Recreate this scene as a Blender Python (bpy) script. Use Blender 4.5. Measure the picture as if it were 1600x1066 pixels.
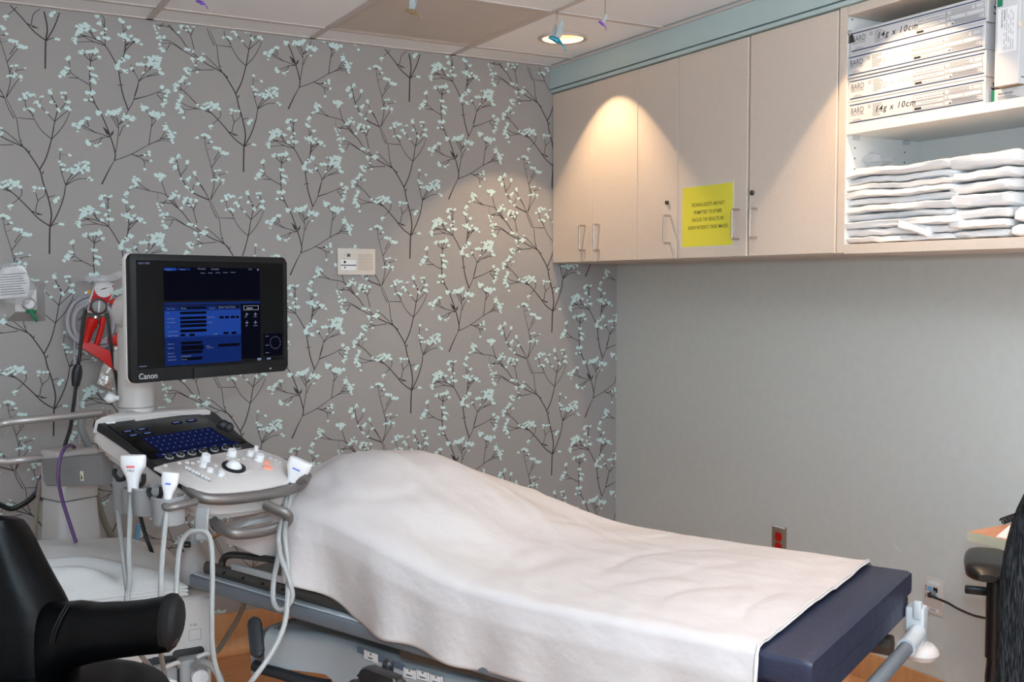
import bpy, bmesh, math, random
import numpy as np
from mathutils import Vector, Matrix, noise
random.seed(7)
S = bpy.context.scene
for o in list(bpy.data.objects): bpy.data.objects.remove(o)
C = S.collection
PI = math.pi
# ------------------------------------------------------------------ camera, world, lights, exposure
CAMH, FPX, YAW, PITCH = 1.405, 1670.8, 0.51180, -0.0524
cam = bpy.data.cameras.new('camera'); camo = bpy.data.objects.new('camera', cam); C.objects.link(camo)
cam.sensor_fit = 'HORIZONTAL'; cam.sensor_width = 36; cam.lens = 36*FPX/1600; cam.clip_start = .02
camo.location = (0, 0, CAMH); camo.rotation_euler = (PI/2+PITCH, 0, -YAW)
S.camera = camo
wd = bpy.data.worlds.new('world'); S.world = wd; wd.use_nodes = True
wd.node_tree.nodes['Background'].inputs[0].default_value = (.8, .9, 1, 1)
wd.node_tree.nodes['Background'].inputs[1].default_value = .05
vs = S.view_settings; vs.view_transform = 'Standard'; vs.look = 'None'; vs.gamma = 1; vs.use_curve_mapping = False
vs.exposure = 0.04
CEIL = 2.361
def light(name, kind, loc, power, col, rot=None, **kw):
    l = bpy.data.lights.new(name, kind); l.energy = power; l.color = col
    for k, v in kw.items(): setattr(l, k, v)
    o = bpy.data.objects.new(name, l); C.objects.link(o); o.location = loc
    if rot: o.rotation_euler = rot
    return o
# powers in watts with colours: flash on the camera, added fill panel behind the camera, added panel washing the ceiling, downlights
FLASH, BACK_FILL, CEIL_FILL, DOWN, DOWN2, DOWN3 = (70, (.54, .80, 1)), (50, (.76, .92, 1)), (100, (.80, .91, 1)), (42, (1, .70, .42)), (62, (1, .72, .56)), (46, (1, .62, .42))
light('camera_flash', 'POINT', (0.0, -.02, CAMH+.19), *FLASH, shadow_soft_size=.03)
light('back_fill_panel', 'AREA', (.9, -1.68, 1.35), *BACK_FILL, (PI/2, 0, 0), shape='RECTANGLE', size=1.6, size_y=2.1)  # unseen panel added as soft fill from behind the camera
light('ceiling_fill_panel', 'AREA', (1.0, .15, 1.9), *CEIL_FILL, (PI, 0, 0), shape='RECTANGLE', size=.5, size_y=1.2)  # unseen upward panel added to brighten the ceiling
DOWNLIGHTS = [(2.235, 3.575), (2.235, 2.11)]
HIDDEN_DOWN = [(2.235, .65), (.35, .3), (.35, -1.4)]
for i, (x, y) in enumerate(DOWNLIGHTS+HIDDEN_DOWN):
    light('downlight_beam', 'SPOT', (x, y, CEIL+.098), *((DOWN[0]*(1, 1.15)[i], DOWN[1]) if i < 2 else DOWN3 if i == 2 else DOWN2), (0, 0, 0), spot_size=math.radians(84), spot_blend=.12, shadow_soft_size=.022)

# ------------------------------------------------------------------ helpers
F_ = Vector((math.sin(YAW)*math.cos(PITCH), math.cos(YAW)*math.cos(PITCH), math.sin(PITCH)))
R_ = Vector((math.cos(YAW), -math.sin(YAW), 0)); U_ = R_.cross(F_)
EYE = Vector((0, 0, CAMH))
def ray(x, y): return R_*((x-800)/FPX)+U_*((533-y)/FPX)+F_
def at(x, y, d): return EYE+ray(x, y)*d                       # a point d metres in front of the camera
def onp(x, y, p0, n):
    r = ray(x, y); t = (Vector(p0)-EYE).dot(n)/r.dot(n); return EYE+r*t
def loc2(x, y, M, off=0):                                       # a pixel on the plane z=off of frame M -> local (u, v)
    n = M.to_3x3().col[2]; p = onp(x, y, M.translation+n*off, n); q = M.inverted() @ p; return q.x, q.y
def frame(o, ex, ey):
    ex = Vector(ex).normalized(); ey = Vector(ey); ez = ex.cross(ey).normalized(); ey = ez.cross(ex)
    M = Matrix((ex, ey, ez)).transposed().to_4x4(); M.translation = o; return M
T = Matrix.Translation
def Rz(a): return Matrix.Rotation(a, 4, 'Z')
I4 = Matrix.Identity(4)
def lin(c):
    c = c/255.; return c/12.92 if c <= .04045 else ((c+.055)/1.055)**2.4
def rgb(c): return (lin(c[0]), lin(c[1]), lin(c[2]), 1)
def mat(name, c, rough=.5, metal=0, bump=None, var=None, emit=None, trans=0, alpha=1, coat=0, sheen=0, ior=None, spec=None):
    m = bpy.data.materials.new(name); m.use_nodes = True; nt = m.node_tree; b = nt.nodes['Principled BSDF']
    b.inputs['Base Color'].default_value = rgb(c); b.inputs['Roughness'].default_value = rough; b.inputs['Metallic'].default_value = metal
    if trans: b.inputs['Transmission Weight'].default_value = trans
    if alpha < 1: b.inputs['Alpha'].default_value = alpha
    if coat: b.inputs['Coat Weight'].default_value = coat
    if sheen: b.inputs['Sheen Weight'].default_value = sheen
    if ior: b.inputs['IOR'].default_value = ior
    if spec is not None: b.inputs['Specular IOR Level'].default_value = spec
    if emit: b.inputs['Emission Color'].default_value = rgb(c); b.inputs['Emission Strength'].default_value = emit
    tc = None
    def coord(scale):
        nonlocal tc
        if tc is None: tc = nt.nodes.new('ShaderNodeTexCoord')
        mp = nt.nodes.new('ShaderNodeMapping'); mp.inputs['Scale'].default_value = scale if hasattr(scale, '__len__') else (scale,)*3
        nt.links.new(tc.outputs['Object'], mp.inputs['Vector']); return mp.outputs[0]
    if var:                                                     # (scale, colour2, detail, lo, hi)
        n = nt.nodes.new('ShaderNodeTexNoise'); nt.links.new(coord(var[0]), n.inputs['Vector']); n.inputs['Scale'].default_value = 1
        n.inputs['Detail'].default_value = var[2]
        mr = nt.nodes.new('ShaderNodeMapRange'); mr.inputs[1].default_value = var[3]; mr.inputs[2].default_value = var[4]
        nt.links.new(n.outputs[0], mr.inputs[0])
        mx = nt.nodes.new('ShaderNodeMix'); mx.data_type = 'RGBA'; mx.inputs[6].default_value = rgb(c); mx.inputs[7].default_value = rgb(var[1])
        nt.links.new(mr.outputs[0], mx.inputs[0]); nt.links.new(mx.outputs[2], b.inputs['Base Color'])
    if bump:                                                    # list of (scale, strength, distance)
        prev = None
        for sc, st, di in bump:
            n = nt.nodes.new('ShaderNodeTexNoise'); nt.links.new(coord(sc), n.inputs['Vector']); n.inputs['Scale'].default_value = 1; n.inputs['Detail'].default_value = 3
            bp = nt.nodes.new('ShaderNodeBump'); bp.inputs['Strength'].default_value = st; bp.inputs['Distance'].default_value = di
            nt.links.new(n.outputs[0], bp.inputs['Height'])
            if prev: nt.links.new(prev, bp.inputs['Normal'])
            prev = bp.outputs[0]
        nt.links.new(prev, b.inputs['Normal'])
    return m
def emis(name, c, s):
    m = bpy.data.materials.new(name); m.use_nodes = True; nt = m.node_tree; nt.nodes.clear()
    e = nt.nodes.new('ShaderNodeEmission'); e.inputs[0].default_value = rgb(c); e.inputs[1].default_value = s
    o = nt.nodes.new('ShaderNodeOutputMaterial'); nt.links.new(e.outputs[0], o.inputs[0]); return m
def spline(pts, n=8):
    P = [Vector(p) for p in pts]
    if len(P) < 3: return P
    out = []
    for i in range(len(P)-1):
        a = P[i-1] if i else P[0]*2-P[1]; b, c = P[i], P[i+1]; d = P[i+2] if i+2 < len(P) else c*2-b
        for k in range(n):
            t = k/n; out.append(.5*((2*b)+(c-a)*t+(2*a-5*b+4*c-d)*t*t+(3*b-a-3*c+d)*t**3))
    return out+[P[-1]]
class MB:
    def __init__(s): s.bm = bmesh.new()
    def _join(s, b, M=None):
        if M is not None: b.transform(M)
        me = bpy.data.meshes.new('tmp'); b.to_mesh(me); b.free(); s.bm.from_mesh(me); bpy.data.meshes.remove(me); return s
    def box(s, lo, hi, bev=0, M=None, seg=2):
        b = bmesh.new(); bmesh.ops.create_cube(b, size=1)
        for v in b.verts: v.co = Vector([lo[k]+(v.co[k]+.5)*(hi[k]-lo[k]) for k in range(3)])
        if bev: bmesh.ops.bevel(b, geom=list(b.edges), offset=bev, segments=seg, affect='EDGES', profile=.5)
        return s._join(b, M)
    def prism(s, poly, z0, z1, bev=0, M=None, seg=2, top=None):     # poly CCW in xy
        b = bmesh.new(); vs0 = [b.verts.new((x, y, z0)) for x, y in poly]
        tp = top or poly; vs1 = [b.verts.new((x, y, z1)) for x, y in tp]; n = len(poly)
        b.faces.new(vs0[::-1]); ft = b.faces.new(vs1)
        for i in range(n): b.faces.new((vs0[i], vs0[(i+1) % n], vs1[(i+1) % n], vs1[i]))
        if bev:
            eds = [e for f in (b.faces[0:2]) for e in f.edges] if False else list({e for f in list(b.faces)[:2] for e in f.edges})
            bmesh.ops.bevel(b, geom=eds, offset=bev, segments=seg, affect='EDGES', profile=.5)
        return s._join(b, M)
    def tube(s, pts, r, n=8, sp=6, M=None, closed=False, flat=None, caps=True):
        P = spline(pts, sp) if sp else [Vector(p) for p in pts]
        b = bmesh.new(); rings = []; N = len(P); up = Vector((0, 0, 1)); prev = None
        for i, p in enumerate(P):
            t = (P[min(i+1, N-1)]-P[max(i-1, 0)]).normalized()
            if prev is None:
                a = up if abs(t.z) < .9 else Vector((1, 0, 0)); u = t.cross(a).normalized()
            else:
                u = (prev-t*prev.dot(t)).normalized()
            prev = u; w = t.cross(u)
            rr = r(i/(N-1)) if callable(r) else r
            fl = flat or 1
            rings.append([b.verts.new(p+u*(math.cos(2*PI*k/n)*rr)+w*(math.sin(2*PI*k/n)*rr*fl)) for k in range(n)])
        for i in range(N-1):
            for k in range(n): b.faces.new((rings[i][k], rings[i][(k+1) % n], rings[i+1][(k+1) % n], rings[i+1][k]))
        if caps: b.faces.new(rings[0][::-1]); b.faces.new(rings[-1])
        return s._join(b, M)
    def lathe(s, prof, n=24, M=None, arc=2*PI, cap=True):
        b = bmesh.new(); full = abs(arc-2*PI) < 1e-6; m = n if full else n+1
        rings = [[b.verts.new((r*math.cos(arc*k/n), r*math.sin(arc*k/n), z)) for k in range(m)] for r, z in prof]
        for i in range(len(prof)-1):
            for k in range(n):
                b.faces.new((rings[i][k], rings[i][(k+1) % m], rings[i+1][(k+1) % m], rings[i+1][k]))
        if cap and full: b.faces.new(rings[0][::-1]); b.faces.new(rings[-1])
        return s._join(b, M)
    def cyl(s, p0, p1, r, n=20, bev=.0, r1=None):
        p0, p1 = Vector(p0), Vector(p1); d = p1-p0; L = d.length; r1 = r if r1 is None else r1
        M = d.to_track_quat('Z', 'Y').to_matrix().to_4x4(); M.translation = p0
        pr = [(r, 0), (r1, L)] if not bev else [(r-bev, 0), (r, bev), (r1, L-bev), (r1-bev, L)]
        return s.lathe(pr, n, M)
    def ball(s, c, r, M=None, seg=16, rings=10):
        b = bmesh.new(); bmesh.ops.create_uvsphere(b, u_segments=seg, v_segments=rings, radius=1)
        rr = r if hasattr(r, '__len__') else (r,)*3
        for v in b.verts: v.co = Vector((c[0]+v.co.x*rr[0], c[1]+v.co.y*rr[1], c[2]+v.co.z*rr[2]))
        return s._join(b, M)
    def surf(s, fn, nu, nv, M=None, close_u=False, cap=False):
        b = bmesh.new(); mu = nu if close_u else nu+1
        g = [[b.verts.new(fn(i/nu, j/nv)) for i in range(mu)] for j in range(nv+1)]
        for j in range(nv):
            for i in range(nu): b.faces.new((g[j][i], g[j][(i+1) % mu], g[j+1][(i+1) % mu], g[j+1][i]))
        if cap: b.faces.new(g[0][::-1]); b.faces.new(g[-1])
        return s._join(b, M)
    def poly(s, pts, M=None):
        b = bmesh.new(); b.faces.new([b.verts.new(p) for p in pts]); return s._join(b, M)
    def rect(s, x0, y0, x1, y1, z=0, M=None): return s.poly([(x0, y0, z), (x1, y0, z), (x1, y1, z), (x0, y1, z)], M)
    def text(s, txt, size, M, align='CENTER', shear=0, sx=1, bold=0, width=0, gap=1):
        c = bpy.data.curves.new('txt', 'FONT'); c.body = txt; c.size = size; c.align_x = align; c.shear = shear; c.offset = bold; c.space_character = gap; c.resolution_u = 3
        o = bpy.data.objects.new('txt', c); C.objects.link(o)
        dg = bpy.context.evaluated_depsgraph_get(); me = bpy.data.meshes.new_from_object(o.evaluated_get(dg))
        b = bmesh.new(); b.from_mesh(me)
        if width: sx = width/max(1e-6, max(v.co.x for v in b.verts)-min(v.co.x for v in b.verts))
        b.transform(M @ Matrix.Diagonal((sx, 1, 1, 1))); bpy.data.objects.remove(o); bpy.data.curves.remove(c); bpy.data.meshes.remove(me)
        return s._join(b)
    def build(s, name, m, parent=None, smooth=True, kind=None, label=None, ang=35, fix=True):
        if fix: bmesh.ops.recalc_face_normals(s.bm, faces=list(s.bm.faces))
        me = bpy.data.meshes.new(name); s.bm.to_mesh(me); s.bm.free()
        if m: me.materials.append(m)
        if smooth:
            for p in me.polygons: p.use_smooth = True
            try: me.set_sharp_from_angle(angle=math.radians(ang))
            except Exception: pass
        o = bpy.data.objects.new(name, me); C.objects.link(o)
        if parent is not None:
            o.parent = parent; o.matrix_parent_inverse = world_of(parent).inverted()
        if kind: o['kind'] = kind
        if label: o['label'] = label
        return o
def world_of(o):
    M = o.matrix_basis.copy()
    return world_of(o.parent) @ o.matrix_parent_inverse @ M if o.parent else M
def tag(o, label, cat, group=None):
    o['label'] = label; o['category'] = cat
    if group: o['group'] = group
    return o
def thing(name, label, cat, loc=(0, 0, 0), group=None):
    o = bpy.data.objects.new(name, None); C.objects.link(o); o.location = loc; o.empty_display_size = .05
    return tag(o, label, cat, group)
def struct(o): o['kind'] = 'structure'; return o
def rrect(x0, y0, x1, y1, r, n=5):
    out = []
    for cx, cy, a in ((x1-r, y0+r, -PI/2), (x1-r, y1-r, 0), (x0+r, y1-r, PI/2), (x0+r, y0+r, PI)):
        out += [(cx+r*math.cos(a+PI/2*k/n), cy+r*math.sin(a+PI/2*k/n)) for k in range(n+1)]
    return out
def homog(src, dst):
    A = []
    for (x, y), (u, v) in zip(src, dst):
        A += [[x, y, 1, 0, 0, 0, -u*x, -u*y, -u], [0, 0, 0, x, y, 1, -v*x, -v*y, -v]]
    h = np.linalg.svd(np.array(A))[2][-1].reshape(3, 3)
    def f(x, y):
        q = h @ np.array([x, y, 1]); return q[0]/q[2], q[1]/q[2]
    return f
def sstep(a, b, x):
    t = min(1, max(0, (x-a)/(b-a))); return t*t*(3-2*t)
def sq(c, p): return abs(c)**p*(1 if c > 0 else -1)
def interp(x, xs, ys): return float(np.interp(x, xs, ys))
def ns(x, y, z=0): return noise.noise(Vector((x, y, z)))

# ------------------------------------------------------------------ materials
m_wall = mat('taupe wallpaper ground', (156, 151, 148), .62, bump=[((900, 900, 900), .12, .0005)], var=((260, 260, 900), (151, 146, 143), 2, .3, .7))
m_stem = mat('printed stem ink', (50, 41, 41), .65)
m_flower = mat('printed pale blue blossom', (198, 220, 217), .6)
m_wallR = mat('sage grey wall paint', (204, 204, 198), .6, bump=[((420, 420, 420), .18, .001)], var=((30, 30, 30), (200, 200, 194), 4, .3, .7))
m_plain = mat('off white wall paint', (222, 221, 218), .6)
m_soff = mat('grey green trim paint', (184, 202, 201), .5)
m_tile = mat('white mineral ceiling tile', (242, 243, 245), .85, bump=[((300, 300, 300), .25, .001)], var=((500, 500, 500), (232, 233, 235), 2, .5, .75))
m_tbar = mat('painted ceiling grid', (200, 190, 186), .5)
m_vent = mat('perforated vent face', (196, 180, 164), .5)
m_floor = mat('orange maple vinyl floor', (180, 130, 92), .38, var=((6, 60, 1), (164, 114, 78), 4, .35, .65))
m_base = mat('tan maple vinyl base', (196, 146, 100), .4, var=((40, 40, 3), (184, 132, 88), 3, .3, .7))
m_cab = mat('beige laminate', (220, 205, 191), .42, var=((380, 380, 380), (212, 196, 182), 2, .35, .65))
m_cabe = mat('beige laminate edge', (196, 180, 166), .45)
m_mel = mat('white melamine', (228, 226, 222), .4)
m_chrome = mat('brushed chrome', (205, 195, 190), .22, 1)
m_steel = mat('dark steel', (110, 105, 100), .3, 1)
m_dark = mat('dark slot', (20, 20, 22), .6)
m_black = mat('black plastic', (22, 22, 24), .35)
m_ink = mat('black ink', (28, 28, 32), .6)
m_ink2 = mat('grey ink', (92, 94, 100), .6)
m_ink3 = mat('silver lettering', (150, 152, 156), .5)
m_inkf = mat('faded marker ink', (176, 170, 174), .6)
m_navyink = mat('navy printed line', (44, 62, 96), .6)
m_yel = mat('bright yellow paper', (234, 222, 66), .35, coat=.3)
m_lam = mat('clear laminate border', (222, 214, 196), .25)
m_carton = mat('white carton board', (208, 206, 207), .5)
m_carton2 = mat('brown inner card', (176, 152, 128), .7)
m_green = mat('green printed band', (20, 120, 84), .5)
m_linen = mat('white folded linen', (232, 230, 230), .9, bump=[((160, 160, 160), .35, .003), ((900, 900, 900), .3, .0006)])
m_sheet = mat('white cotton sheet', (184, 177, 175), .85, bump=[((14, 14, 14), .25, .02), ((1200, 1200, 1200), .25, .0005)])
m_blank = mat('white waffle blanket', (206, 205, 204), .95, bump=[((300, 300, 300), .5, .002)])
m_navy = mat('navy vinyl', (34, 39, 58), .42, spec=.35, bump=[((26, 26, 26), .25, .01)])
m_bedgrey = mat('light grey bed plastic', (168, 173, 177), .4)
m_bedmid = mat('blue grey rail paint', (96, 101, 108), .4)
m_beddark = mat('dark grey bed trim', (38, 39, 43), .5, spec=.3)
m_bedsteel = mat('brown grey deck steel', (78, 72, 68), .45, .4)
m_usw = mat('ivory machine plastic', (184, 177, 173), .42)
m_usg = mat('grey machine plastic', (132, 130, 130), .45)
m_usd = mat('charcoal machine plastic', (28, 29, 32), .45, spec=.3)
m_metal = mat('satin grey bumper', (112, 106, 103), .38, .5)
m_tubeM = mat('satin steel tube', (176, 170, 167), .38, .6)
m_cable = mat('grey cable jacket', (146, 145, 143), .5)
m_screen = mat('monitor glass', (5, 6, 8), .22, spec=.15)
m_bezel = mat('monitor bezel', (17, 18, 20), .45, spec=.25)
m_leather = mat('black leather', (6, 6, 7), .30, spec=.10, bump=[((220, 220, 220), .15, .002)])
m_leather2 = mat('black matte end cap', (20, 19, 20), .7, spec=.2)
m_fabric = mat('dark grey streaked fabric', (22, 23, 25), .95, spec=.1, var=((420, 420, 30), (62, 64, 66), 2, .45, .66), bump=[((420, 420, 60), .6, .003)])
m_deskw = mat('light wood desktop', (206, 142, 102), .4, var=((8, 60, 8), (190, 122, 84), 4, .3, .7))
m_deske = mat('pale desk edge band', (190, 184, 158), .5)
m_paper = mat('white paper', (236, 234, 234), .6)
m_ivory = mat('ivory plate', (214, 204, 194), .45)
m_plate = mat('brushed aluminium plate', (184, 182, 182), .38, .6)
m_red = mat('red plastic', (190, 20, 14), .35, spec=.3)
m_redf = mat('red gauge face', (186, 30, 36), .5, spec=.2)
m_white = mat('white plastic', (212, 210, 211), .4)
m_purple = mat('purple cable', (92, 64, 112), .5)
m_beige = mat('beige cable', (150, 140, 124), .5)
m_tan = mat('tan cable', (122, 112, 98), .5)
m_blue = mat('sky blue jack', (120, 172, 208), .4)
m_clear = mat('clear plastic', (222, 224, 228), .1, alpha=.30)
m_foil = mat('clear glossy packet', (196, 192, 188), .18, .55, bump=[((60, 60, 60), .6, .01)])
m_gtube = mat('green plastic', (16, 120, 78), .4)
m_teal = mat('teal glitter resin', (40, 140, 165), .25, .3)
m_violet = mat('violet glitter resin', (130, 80, 190), .25, .3)
m_gold = mat('amber clear resin', (190, 160, 120), .2, trans=.6)
m_wing = mat('iridescent clear wing', (190, 205, 212), .15, .2, alpha=.7)
m_brass = mat('brass rod', (200, 140, 80), .25, 1)
m_refl = mat('gold cone reflector', (150, 136, 118), .3, .4)
# ------------------------------------------------------------------ room shell
YW, XR, XC, XL, YF = 4.057, 2.832, 2.483, -1.7, -1.7
def onY(x, y, off=0): return onp(x, y, (0, YW-off, 0), Vector((0, 1, 0)))
def onX(x, y, X): return onp(x, y, (X, 0, 0), Vector((1, 0, 0)))
def onZ(x, y, Z): return onp(x, y, (0, 0, Z), Vector((0, 0, 1)))
floor = struct(MB().box((XL-.1, YF-.1, -.06), (XR+.1, YW+.1, 0)).build('floor', m_floor, smooth=False))
wall_b = struct(MB().box((XL-.1, YW, 0), (XR+.1, YW+.1, CEIL+.2)).build('wall_back', m_wall, smooth=False))
wall_r = struct(MB().box((XR, YF-.1, 0), (XR+.1, YW, CEIL+.2)).build('wall_right', m_wallR, smooth=False))
struct(MB().box((XL-.1, YF-.1, 0), (XL, YW, CEIL+.2)).build('wall_left', m_plain, smooth=False))
struct(MB().box((XL, YF-.1, 0), (XR, YF, CEIL+.2)).build('wall_front', m_plain, smooth=False))
def base(name, lo, hi): struct(MB().box(lo, hi, .004).build(name, m_base))
base('baseboard_back', (XL, YW-.012, 0), (XR, YW, .149))
base('baseboard_right', (XR-.012, YF, 0), (XR, YW-.012, .149))
# coved foot of the vinyl base
def cove(name, pts, n):
    m = MB(); A, B = Vector(pts[0]), Vector(pts[1]); n = Vector(n)
    def f(u, v):
        a = v*PI/2; return A.lerp(B, u)+n*(.05*(1-math.sin(a)))+Vector((0, 0, .05*(1-math.cos(a))+.001))
    m.surf(f, 4, 6); struct(m.build(name, m_base, fix=False))
cove('trim_1', [(XL, YW-.0125, 0), (XR-.012, YW-.0125, 0)], (0, -1, 0))
cove('trim_2', [(XR-.0125, YF, 0), (XR-.0125, YW-.012, 0)], (-1, 0, 0))
# soffit above the cupboards with its recessed lower strip
struct(MB().box((XC-.014, YF, 2.2635), (XR, YW, CEIL+.1)).build('trim_3', m_soff, smooth=False))
struct(MB().box((XC-.011, YF, 2.2455), (XR, YW, 2.2585)).build('trim_4', m_soff, smooth=False))
struct(MB().box((XC-.022, YF, CEIL-.012), (XC-.0145, YW, CEIL-.001)).build('trim_5', m_tbar, smooth=False))

# ceiling: grid, tiles, perforated return-air panel
ceil = struct(MB().box((XL-.1, YF-.1, CEIL+.2), (XR+.1, YW+.1, CEIL+.24)).build('ceiling', m_plain, smooth=False))
gx = [.7755+.6075*k for k in range(-4, 3)]; gy = [3.873-.6225*k for k in range(0, 9)]
X0, X1, Y0, Y1 = XL, XC-.014, YF, YW
for k, x in enumerate(gx):
    MB().box((x-.012, Y0, CEIL-.001), (x+.012, Y1, CEIL+.004), .0012, seg=1).build('grid_bar', m_tbar, ceil)
for k, y in enumerate(gy):
    xs = [X0]+gx+[X1]
    for a, b in zip(xs, xs[1:]):
        MB().box((a+.012 if a in gx else a, y-.012, CEIL-.001), (b-.012 if b in gx else b, y+.012, CEIL+.004), .0012, seg=1).build('grid_bar', m_tbar, ceil)
MB().box((X0, Y1-.02, CEIL-.001), (X1, Y1, CEIL+.003)).build('wall_angle', m_tbar, ceil)
alld = DOWNLIGHTS+HIDDEN_DOWN
def tile(x0, x1, y0, y1, z):
    hole = [(x, y) for x, y in alld if x0 < x < x1 and y0 < y < y1]
    m = MB()
    if hole:
        hx, hy = hole[0]; r = .079; n = 48; inn, out = [], []
        for k in range(n):
            a = 2*PI*k/n; c, s = math.cos(a), math.sin(a)
            inn.append((hx+r*c, hy+r*s))
            t = min([((x1-hx)/c if c > 1e-9 else (x0-hx)/c if c < -1e-9 else 9), ((y1-hy)/s if s > 1e-9 else (y0-hy)/s if s < -1e-9 else 9)])
            out.append((hx+t*c, hy+t*s))
        for k in range(n):
            j = (k+1) % n
            for (p, q) in (((out[k], z), (out[j], z)),):
                m.poly([(*inn[k], z), (*out[k], z), (*out[j], z), (*inn[j], z)])
                m.poly([(*inn[k], z+.015), (*inn[j], z+.015), (*out[j], z+.015), (*out[k], z+.015)])
        for cx, cy in ((x0, y0), (x1, y0), (x1, y1), (x0, y1)):    # corner wedges the fan leaves out
            d = [o for o in out if abs(o[0]-cx) < 1e-6 and abs(o[1]-cy) < .2 or abs(o[1]-cy) < 1e-6 and abs(o[0]-cx) < .2]
            ax = [o for o in out if abs(o[0]-cx) < 1e-6]; ay = [o for o in out if abs(o[1]-cy) < 1e-6]
            if ax and ay:
                p = min(ax, key=lambda o: abs(o[1]-cy)); q = min(ay, key=lambda o: abs(o[0]-cx))
                m.poly([(cx, cy, z), (*p, z), (*q, z)])
        return m.build('ceiling_tile', m_tile, ceil, smooth=False)
    return m.box((x0, y0, z), (x1, y1, z+.015), .002, seg=1).build('ceiling_tile', m_tile, ceil, smooth=False)
xs = [X0]+gx+[X1]; ys = [Y1]+gy+[Y0]
for a, b in zip(xs, xs[1:]):
    for c, d in zip(ys, ys[1:]):
        if abs(a-1.383) < .01 and abs(c-3.873) < .01:
            continue
        if c-d < .03: continue
        tile(a+.005, b-.005, d+.005, c-.005, CEIL+.003)
# perforated panel
m_perf = mat('perforated vent sheet', (196, 184, 170), .5)
nt = m_perf.node_tree; tcn = nt.nodes.new('ShaderNodeTexCoord')
w1 = nt.nodes.new('ShaderNodeTexWave'); w1.inputs['Scale'].default_value = 33; w1.bands_direction = 'X'; nt.links.new(tcn.outputs['Object'], w1.inputs['Vector'])
w2 = nt.nodes.new('ShaderNodeTexWave'); w2.inputs['Scale'].default_value = 33; w2.bands_direction = 'Y'; nt.links.new(tcn.outputs['Object'], w2.inputs['Vector'])
mu = nt.nodes.new('ShaderNodeMath'); mu.operation = 'MULTIPLY'; nt.links.new(w1.outputs[1], mu.inputs[0]); nt.links.new(w2.outputs[1], mu.inputs[1])
mr = nt.nodes.new('ShaderNodeMapRange'); mr.inputs[1].default_value = .25; mr.inputs[2].default_value = .6; nt.links.new(mu.outputs[0], mr.inputs[0])
mx = nt.nodes.new('ShaderNodeMix'); mx.data_type = 'RGBA'; mx.inputs[6].default_value = rgb((214, 204, 196)); mx.inputs[7].default_value = rgb((150, 136, 122))
nt.links.new(mr.outputs[0], mx.inputs[0]); nt.links.new(mx.outputs[2], nt.nodes['Principled BSDF'].inputs['Base Color'])
vent = thing('air_vent', 'square perforated metal air vent panel set in the ceiling grid beside the downlight', 'vent', (1.687, 3.56, CEIL))
MB().box((1.41, 3.277, CEIL+.002), (1.963, 3.846, CEIL+.008)).build('perforated_sheet', m_perf, vent, smooth=False)
fr = MB()
for lo, hi in (((1.395, 3.262), (1.41, 3.861)), ((1.963, 3.262), (1.979, 3.861)), ((1.41, 3.262), (1.963, 3.277)), ((1.41, 3.846), (1.963, 3.861))):
    fr.box((*lo, CEIL+.0005), (*hi, CEIL+.012), .0015, seg=1)
fr.build('vent_frame', m_vent, vent)
MB().box((1.9795, 3.55, CEIL-.0006), (1.9815, 3.85, CEIL+.001)).build('gap', m_dark, vent, smooth=False)

# ------------------------------------------------------------------ recessed downlights
m_bulb = emis('warm lamp face', (255, 226, 184), 2.2)
def downlight(x, y, label):
    t = thing('recessed_downlight', label, 'downlight', (x, y, CEIL))
    M = T((x, y, CEIL))
    MB().lathe([(.079, .004), (.079, -.001), (.083, -.004), (.093, -.004), (.096, -.0008), (.096, .002)], 48, M, cap=False).build('trim_ring', m_tbar, t)
    MB().lathe([(.079, -.001), (.078, .03), (.07, .08), (.052, .112), (.05, .125)], 48, M, cap=False).build('reflector', m_refl, t)
    MB().lathe([(.0, .124), (.05, .125)], 32, M, cap=False).build('lamp', m_bulb, t)
    return t
for i, (x, y) in enumerate(alld):
    if i == 0: downlight(x, y, 'round lit recessed downlight in the ceiling beside the soffit, behind the teal bird')

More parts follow.
